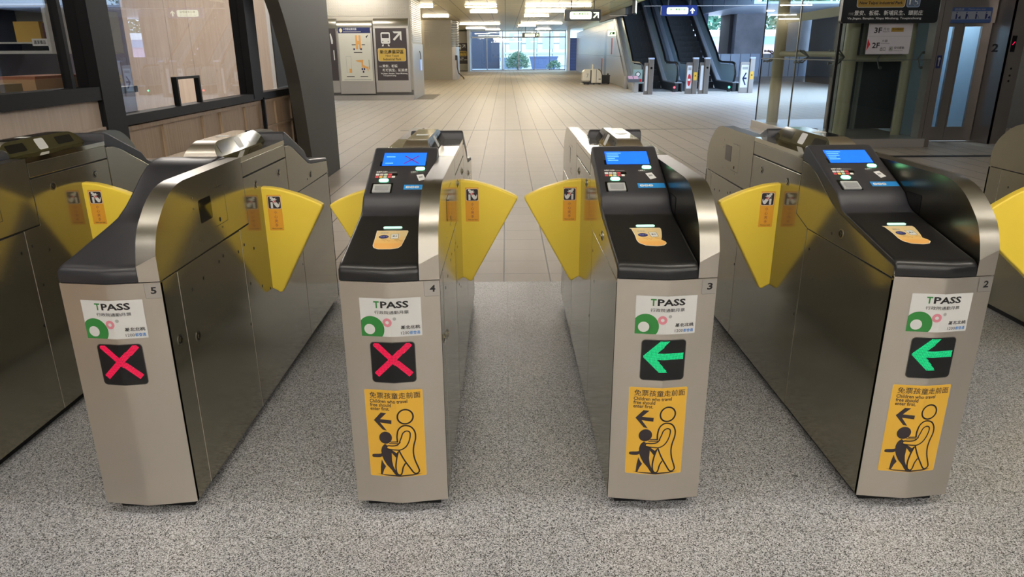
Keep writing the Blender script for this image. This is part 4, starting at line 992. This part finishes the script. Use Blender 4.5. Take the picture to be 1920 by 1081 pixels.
# floor lights at the escalator feet
for x, c, lb in ((6.05, mat('signal_red', (255, 60, 70), .5, emit=6), 'red'), (8.02, mat('signal_green', (70, 255, 190), .5, emit=6), 'green')):
    t = thing('escalator_signal', 'small %s signal light at the %s escalator foot' % (lb, 'left' if lb == 'red' else 'right'), 'signal light', (x, 26.22, .0)); MB().box(-.05, .05, -.04, .06, 0, .2, BLACK).build('case', t); q = MB(); q.cyl((0, -.041, .16), (0, -.05, .16), .035, c, 12); q.build('lens', t)
# soffits above and behind the escalators
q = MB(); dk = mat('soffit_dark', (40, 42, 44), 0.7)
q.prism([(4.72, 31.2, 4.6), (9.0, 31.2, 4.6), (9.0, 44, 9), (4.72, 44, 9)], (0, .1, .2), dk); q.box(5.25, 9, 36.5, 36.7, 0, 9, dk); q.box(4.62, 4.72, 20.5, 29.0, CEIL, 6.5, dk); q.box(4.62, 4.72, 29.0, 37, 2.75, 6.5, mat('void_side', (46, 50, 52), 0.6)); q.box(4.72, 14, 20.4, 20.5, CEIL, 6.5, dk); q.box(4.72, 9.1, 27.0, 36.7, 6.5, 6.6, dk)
struct(q.build('ceiling_soffit'), 'dark soffit over the escalators')
q = MB(); q.box(9.0, 9.12, 27.3, 36.5, 3.08, 6.5, BLUEPANEL)
for k in range(5): q.box(8.99, 9.0, 27.6 + k * 1.7, 27.63 + k * 1.7, 3.1, 6.5, mat('joint_blue', (92, 110, 140), 0.5))
q.box(9.0, 14, 27.3, 36.5, 3.0, 3.08, BLUEPANEL); struct(q.build('wall_bulkhead'), 'pale blue bulkhead right of the escalators')
# window wall right of the escalators (Y = 34.5)
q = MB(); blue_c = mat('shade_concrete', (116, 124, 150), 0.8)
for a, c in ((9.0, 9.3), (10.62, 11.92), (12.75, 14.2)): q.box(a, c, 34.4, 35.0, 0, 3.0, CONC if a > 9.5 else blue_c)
q.box(10.46, 10.66, 34.9, 36.4, 0, 3.0, mat('brown_column', (84, 78, 80), 0.7))
struct(q.build('wall_window'), 'concrete piers between the openings right of the escalators')
q = MB(); q.box(8.6, 14.2, 34.3, 34.4, .25, 1.26, BLUEPANEL)
for k in range(12): q.box(8.6 + k * .46, 8.62 + k * .46, 34.28, 34.3, .25, 1.26, mat('joint_blue', (92, 110, 140), 0.5))
q.box(8.6, 14.2, 34.25, 34.42, 0, .25, CONC); struct(q.build('wall_window.001'), 'low pale blue panel wall under the openings')
def ob(t):
    MB().box(-14, 14, 0, 6, 0, 1.9, mat('pink_wall', (226, 190, 206), 0.8)).build('wall', t)
    MB().box(-14, 14, -.3, 6, 1.9, 2.5, mat('blue_eaves', (150, 176, 206), 0.7)).build('eaves', t); MB().box(-14, 14, -.5, 6, 2.5, 3.0, mat('white_parapet', (245, 245, 245), 0.7)).build('parapet', t)
t = thing('outdoor_building', 'pink and white low building outside the openings behind the escalators', 'building', (28.2, 61, 0)); ob(t)
for i, (x, y, r, h, lb) in enumerate(((17.5, 72, 4.2, 8, 'leafy tree above the pink building, left of the concrete pier'), (28.5, 73, 4.6, 8, 'leafy tree above the pink building, seen through the lift glass'))):
    bush('tree', lb, x, y, 1, r, h, 2600, 'tree', mat('leaf_bluegreen', (84, 132, 104), 0.7), .5)
# barrier posts at the escalator feet
def barrier(x0, x1, y, label, face, post_right=True, panel2=None):
    t = thing('barrier_post', label, 'barrier', ((x0 + x1) / 2, y, 0)); w = (x1 - x0) / 2
    q = MB(); q.box(-w, w - .16, -.03, .03, 0, 1.03, ST_LIFT); q.build('frame', t, bevel=.006); MB().box(w - .16, w, -.08, .08, 0, 1.14, ST_LIFT).build('post', t, bevel=.006)
    MB().box(w - .17, w + .005, -.09, .09, 1.14, 1.19, mat('post_cap', (190, 205, 235), 0.4)).build('cap', t)
    q = MB(); mp = planeY(-.031); u0, u1 = -w + .035, w - .19
    if face == 'glass': q.draw(mp, rrect(u0, .12, u1, .93, .02), mat('panel_white', (226, 230, 236), 0.3), .002)
    else:
        q.draw(mp, rect(u0, .18, u1, .93), mat('panel_white', (226, 230, 236), 0.3), .002); q.draw(mp, rect(u0 + .03, .78, u1 - .03, .87), GREY, .004)
        c, r = (u0 + u1) / 2, (u1 - u0) * .36
        if face == 'noentry': q.draw(mp, ell(c, .46, r, .20), RED, .004); q.draw(mp, rect(c - r * .7, .43, c + r * .7, .50), WHITE, .006)
        else: q.stroke(mp, [(c + r * .5, .66), (c - r * .5, .48), (c + r * .5, .28)], .045, NAVY, .004); q.draw(mp, rect(c - r * .4, .455, c + r * .9, .515), NAVY, .004)
    q.build('sign_panel', t, recalc=False)
    if face != 'glass': q = MB(); q.draw(planeY(-.081), rrect(w - .14, .45, w - .03, .72, .03), STY, .002); q.draw(planeY(-.081), [(w - .115, .58), (w - .085, .63), (w - .055, .58)], INK, .004); q.build('yellow_sticker', t, recalc=False)
    else: q = MB(); q.draw(planeY(-.081), ell(w - .08, .86, .035, .035, 14), BLACKG, .002); q.build('sensor', t)
barrier(4.68, 4.98, 24.8, 'steel barrier with a glass pane at the foot of the left escalator', 'glass')
barrier(6.14, 6.53, 25.0, 'steel barrier with a red no-entry symbol between the escalators', 'noentry')
barrier(6.60, 6.92, 25.0, 'steel framed glass barrier just right of the no-entry barrier', 'glass')
barrier(8.14, 8.62, 25.5, 'steel barrier with a dark blue arrow right of the right escalator', 'arrow')
t = thing('notice_lectern', 'low sloping notice desk with red prints at the left escalator foot', 'notice desk', (4.60, 25.9, 0)); q = MB(); q.box(-.05, .05, -.05, .05, 0, .38, ST_HALL); q.build('stand', t)
MB().prism([(-.30, -.15, .36), (.10, -.15, .36), (.10, -.15, .46), (-.30, -.15, .46)], (0, .3, .12), mat('desk_grey', (92, 94, 100), 0.5)).build('desk', t)
q = MB(); mp = lambda u, v, w: (u, -.15 + v * .93, .461 + v * .372 + w); [q.draw(mp, rect(-.27 + k * .19, .03, -.11 + k * .19, .29), mat('notice_pink', (200, 150, 160), 0.5), .003) for k in (0, 1)]; q.build('notice_sheet', t, recalc=False)
q = MB(); q.draw(planeY(26.18), ell(4.72, .62, .09, .09), INK, 0); q.draw(planeY(26.18), ell(4.72, .62, .065, .065), WHITE, .003); q.draw(planeY(26.18), rect(4.60, .36, 4.86, .46), RED, 0)
q.prism([(4.55, 26.19, .30), (4.88, 26.19, .30), (4.88, 26.19, .78), (4.55, 26.19, .78)], (0, .02, 0), mat('panel_pale_green', (150, 176, 170), 0.4)); q.box(4.55, 4.76, 26.19, 26.3, 0, .30, ST_HALL)
tag(q.build('safety_panel'), 'pale green panel with a round prohibition symbol at the left escalator', 'sign')

# ------------------------------------------------------------------ glass lift on the right
LX, LF, LB = 4.82, 10.75, 13.9
t = thing('glass_lift', 'glass lift shaft with steel doors on the right of the concourse', 'lift', (LX, LF, 0))
def L(p): return (p[0] - LX, p[1] - LF, p[2])
q = MB(L); q.box(LX - .06, 6.30, LF - .06, LB + .06, 0, .13, ST_HALL); q.build('plinth', t, bevel=.006)
for nm, (x0, x1, y0, y1, z0, z1) in (('glass_panel', (LX, LX + .012, LF, 12.24, .13, 1.255)), ('glass_panel', (LX, LX + .012, 12.26, LB, .13, 1.255)), ('glass_panel', (LX, LX + .012, LF, 12.24, 1.265, CEIL)), ('glass_panel', (LX, LX + .012, 12.26, LB, 1.265, CEIL)),
    ('glass_panel', (LX + .02, 6.22, LF, LF + .012, .13, 1.255)), ('glass_panel', (LX + .02, 6.22, LF, LF + .012, 1.265, CEIL))):
    MB(L).box(x0, x1, y0, y1, z0, z1, GLASS).build(nm, t)
q = MB(L); ed = mat('glass_edge_steel', (120, 124, 120), 0.3, 0.8)
q.box(LX - .004, LX + .016, 12.24, 12.26, .13, CEIL, ed); q.box(LX - .004, LX + .016, LB - .015, LB, .13, CEIL, FRAMEB); q.box(LX - .004, LX + .016, LF, LB, 1.254, 1.266, ed); q.box(LX, 6.22, LF - .004, LF + .016, 1.254, 1.266, ed); q.box(LX - .006, LX + .03, LF - .006, LF + .03, .13, CEIL, FRAMEB)
q.build('glass_joint', t)
beige = mat('beige_steel', (168, 160, 132), 0.45)
for x, y, r in ((4.98, 13.45, .10), (5.20, 11.15, .10), (6.14, 11.25, .07)):
    MB(L).cyl((x, y, .13), (x, y, CEIL), r, beige, 20).build('column', t)
for z in (1.34,):
    MB(L).cyl((4.98, 13.45, z), (5.22, 11.15, z), .045, beige, 14).build('beam', t); MB(L).cyl((5.22, 11.15, z - .06), (6.14, 11.25, z - .06), .05, beige, 14).build('beam', t)
MB(L).prism([(4.98, 13.45, 1.86), (4.98, 13.45, 1.98), (5.25, 11.0, 2.06), (5.25, 11.0, 1.92)], (.06, 0, 0), beige).build('beam', t)
for x, y in ((LX + .05, 12.25), (LX + .05, 10.95), (LX + .06, 13.75)):
    q = MB(L)
    for dy, dz in ((-.09, .09), (.09, .09), (-.09, -.09), (.09, -.09)): q.tube([(x + .16, y, 1.30), (x + .04, y + dy, 1.30 + dz), (x - .03, y + dy, 1.30 + dz)], .012, ed, 6); q.cyl((x - .035, y + dy, 1.30 + dz), (x - .02, y + dy, 1.30 + dz), .022, ed, 10)
    q.build('glass_fitting', t)
for x in (5.50, 6.10):
    q = MB(L)
    for dz in (.09, -.12): q.tube([(x, LF + .14, 1.27), (x, LF + .06, 1.27 + dz), (x, LF + .013, 1.27 + dz)], .012, ed, 6); q.cyl((x, LF + .013, 1.27 + dz), (x, LF + .03, 1.27 + dz), .022, ed, 10)
    q.build('glass_fitting', t)
q = MB(L); dg_ = mat('shaft_dark', (54, 60, 62), 0.5)
q.box(5.42, 5.50, 11.9, 12.0, .13, CEIL, mat('rail_grey', (120, 124, 118), 0.4)); q.box(5.45, 6.56, 12.2, 12.3, .13, CEIL, dg_); q.box(5.85, 5.89, 12.1, 12.2, .13, CEIL, mat('rail_grey', (120, 124, 118), 0.4)); q.build('guide_rail', t)
q = MB(L); [q.tube([(5.36 + .03 * k, 11.5, .13), (5.37 + .03 * k, 11.52, 1.2), (5.36 + .03 * k, 11.5, CEIL)], .010, RUBBER if k else beige, 6) for k in range(3)]; q.build('cable', t)
q = MB(L); q.box(6.22, 6.40, LF, LF + .2, 0, CEIL, ST_LIFT); q.box(6.28, 6.284, LF - .003, LF, 0, CEIL, FRAMEB); q.prism([(6.40, LF, 0), (6.40, LF + .2, 0), (6.62, 11.5, 0), (6.70, 11.42, 0)], (0, 0, CEIL), ST_LIFT); q.build('door_jamb', t)
q = MB(L); q.box(6.64, 7.44, 11.35, 11.5, 1.78, CEIL, ST_LIFT); q.build('door_header', t)
cab = mat('lift_cabin', (160, 184, 204), 0.4)
for nm, x0, x1, g0, g1 in (('lift_door', 6.69, 7.00, 6.745, 6.87), ('lift_door', 7.005, 7.44, 7.03, 7.30)):
    q = MB(L); q.box(x0, g0, 11.40, 11.45, .02, 1.78, ST_LIFT); q.box(g1, x1, 11.40, 11.45, .02, 1.78, ST_LIFT); q.box(g0, g1, 11.40, 11.45, .02, .23, ST_LIFT); q.box(g0, g1, 11.40, 11.45, 1.73, 1.78, ST_LIFT); d = q.build(nm, t)
    MB(L).box(g0, g1, 11.42, 11.43, .23, 1.73, GLASS).build('door_pane', d)
q = MB(L); q.box(6.60, 7.50, 12.6, 12.65, 0, 2.2, cab); q.box(7.46, 7.50, 11.52, 12.6, 0, 2.2, cab); q.box(6.58, 6.62, 11.52, 12.6, 0, 2.2, cab); q.box(6.60, 7.50, 11.52, 12.6, 2.2, 2.24, cab); q.build('cabin_wall', t)
l = bpy.data.lights.new('cabin_lamp', 'AREA'); l.energy = 14; l.size = .6; l.color = (.86, .94, 1)
o = bpy.data.objects.new('cabin_lamp', l); COL.objects.link(o); o.location = (7.04, 12.05, 2.17)
q = MB(L); q.prism([(7.44, 11.48, 0), (7.505, 11.07, 0), (7.545, 11.07, 0), (7.48, 11.5, 0)], (0, 0, CEIL), ST_LIFT)
q.text(lambda u, v, w: (7.44 + .065 * u / .415 - .988 * w, 11.48 - .41 * u / .415 - .157 * w, v), '2', .15, 1.36, .27, 1.48, INK, .004, .03); q.build('side_return', t)
q = MB(L); q.box(7.505, 7.76, 11.07, 11.2, 0, CEIL, ST_LIFT); P = planeY(11.07); q.draw(P, rect(7.565, 1.36, 7.635, 1.59), BLACKG, .002); q.draw(P, [(7.58, 1.465), (7.588, 1.455), (7.622, 1.50), (7.614, 1.51)], LEDR, .004)
for z in (1.12, 1.02, .94): q.draw(P, ell(7.64, z, .016, .016, 12), DARK, .002)
q.build('call_panel', t)
q = MB(L); q.draw(planeY(11.35), rrect(6.74, 1.78, 7.37, 2.0, .02), mat('sign_slate_blue', (70, 96, 150), 0.5), .003); q.draw(planeY(11.35), rect(6.755, 1.83, 7.35, 1.945), mat('sign_pale', (150, 156, 168), 0.5), .005)
q.text(planeY(11.35), '請禮讓', 6.79, 1.955, 6.93, 1.99, GREY, .006); q.text(planeY(11.35), 'Please give way', 7.00, 1.96, 7.26, 1.985, GREY, .006)
for k in range(4):
    x = 6.83 + k * .15; q.draw(planeY(11.35), ell(x, 1.93, .009, .010, 10), NAVY, .008); q.draw(planeY(11.35), [(x - .012, 1.916), (x + .012 + .012 * (k % 2), 1.9), (x + .010, 1.836), (x - .012, 1.836)], NAVY, .008)
    if k in (0, 3): q.draw(planeY(11.35), [(x + .03, 1.86), (x + .06, 1.885), (x + .07, 1.84), (x + .035, 1.84)], NAVY, .008)
    else: q.stroke(planeY(11.35), [(x + .02, 1.89), (x + .045, 1.84)], .005, NAVY, .008)
q.build('courtesy_sign', t, 'blue and grey courtesy sign with four figures', recalc=False)
q = MB(L); q.draw(planeY(LF), rrect(6.30, 1.14, 6.37, 1.32, .01), NAVY, .002); q.draw(planeY(LF), ell(6.335, 1.27, .018, .022, 12), GREY, .004); q.draw(planeY(LF), rect(6.327, 1.17, 6.343, 1.25), GREY, .004); q.build('jamb_sign', t, recalc=False)
# signs on the lift glass
t = thing('lift_sign', 'black hanging sign with a gold name panel in front of the lift glass', 'sign', (5.43, LF - .16, 1.76)); w = .685
q = MB(); q.prism([(u, 0, v) for u, v in rrect(-w, 0, w, .62, .04)], (0, .08, 0), SIGNB); q.build('case', t)
mp = planeY(-.001); q = MB(); q.draw(mp, rrect(-.49, .205, .19, .42, .03), WHITE, .001); q.draw(mp, rrect(-.484, .21, .184, .414, .027), mat('dim_gold', (170, 136, 52), 0.5), .003)
q.text(mp, 'New Taipei Industrial Park', -.455, .236, .155, .285, INK, .005, .025); q.text(mp, '新北產業園區', -.44, .30, .15, .39, INK, .005, .02)
q.text(mp, '行經', -.59, .105, -.52, .140, GREY, .002); q.text(mp, '景安、板橋、新埔民生、頭前庄', -.51, .10, .46, .168, WHITE, .002, .01); q.text(mp, 'Via Jingan, Banqiao, Xinpu Minsheng, Touqianzhuang', -.60, .040, .45, .078, WHITE, .002, .012)
q.draw(mp, rrect(.21, .205, .40, .42, .03), mat('sign_mist', (150, 166, 190), 0.5), .001); q.draw(mp, rrect(.22, .215, .39, .41, .025), mat('sign_slate', (96, 112, 136), 0.5), .003)
q.draw(mp, rect(.245, .24, .262, .34), WHITE, .005); q.draw(mp, ell(.325, .33, .012, .012, 10), WHITE, .005); q.stroke(mp, [(.325, .315), (.33, .28), (.355, .278), (.368, .25)], .010, WHITE, .005); q.stroke(mp, ell(.328, .262, .030, .030, 16, 2.2, 6.2), .008, WHITE, .005)
q.build('sign_face', t, 'gold name panel and white station names on black', recalc=False)
q = MB(); q.cyl((-.5, .04, .62), (-.5, .04, CEIL - 1.76), .015, BLACK, 8); q.build('hanger', t); q = MB(); q.cyl((.5, .04, .62), (.5, .04, CEIL - 1.76), .015, BLACK, 8); q.build('hanger', t)
t = thing('floor_directory', 'pale sign reading 3F and 2F on the lift glass', 'sign', (5.55, LF - .012, 1.34)); w = .315
q = MB(); q.box(-w, w, 0, .01, 0, .42, mat('directory_pale', (206, 202, 208), 0.5)); q.build('plate', t)
mp = planeY(0); q = MB(); q.draw(mp, rect(-w, .243, w, .247), GREY, .001); q.text(mp, '3F', -.235, .29, -.125, .365, INK, .001, .02); q.text(mp, '月台', -.105, .325, -.02, .362, INK, .001); q.text(mp, 'Platform', -.108, .30, -.012, .315, INK, .001)
q.draw(mp, rect(.01, .305, .19, .36), mat('dim_gold', (170, 136, 52), 0.5), .001); q.text(mp, '新北產業園區', .025, .33, .175, .352, INK, .003); q.text(mp, '2F', -.235, .085, -.125, .16, INK, .001, .02)
q.text(mp, '大廳', -.105, .165, -.02, .20, INK, .001); q.text(mp, 'Concourse', -.108, .142, .012, .156, INK, .001); q.text(mp, '出口', -.115, .045, -.035, .10, INK, .001, .01); q.draw(mp, rrect(.015, .04, .075, .105, .01), GREY, .001); q.text(mp, 'K', .03, .055, .06, .09, INK, .003); q.text(mp, '安坑輕軌', .09, .068, .24, .105, INK, .001, .01); q.text(mp, 'Ankeng LRT', .085, .04, .225, .055, INK, .001)
q.draw(mp, [(-w + .004, .05), (-w + .004, .215), (-w + .05, .135)], RED, .001); q.build('print', t, recalc=False)
b = MB(); b.box(4.9, 9, 9.68, 9.84, .0005, .003, mat('dark_band', (60, 58, 60), 0.6)); struct(b.build('trim_7'), 'dark strip across the floor in front of the lift')
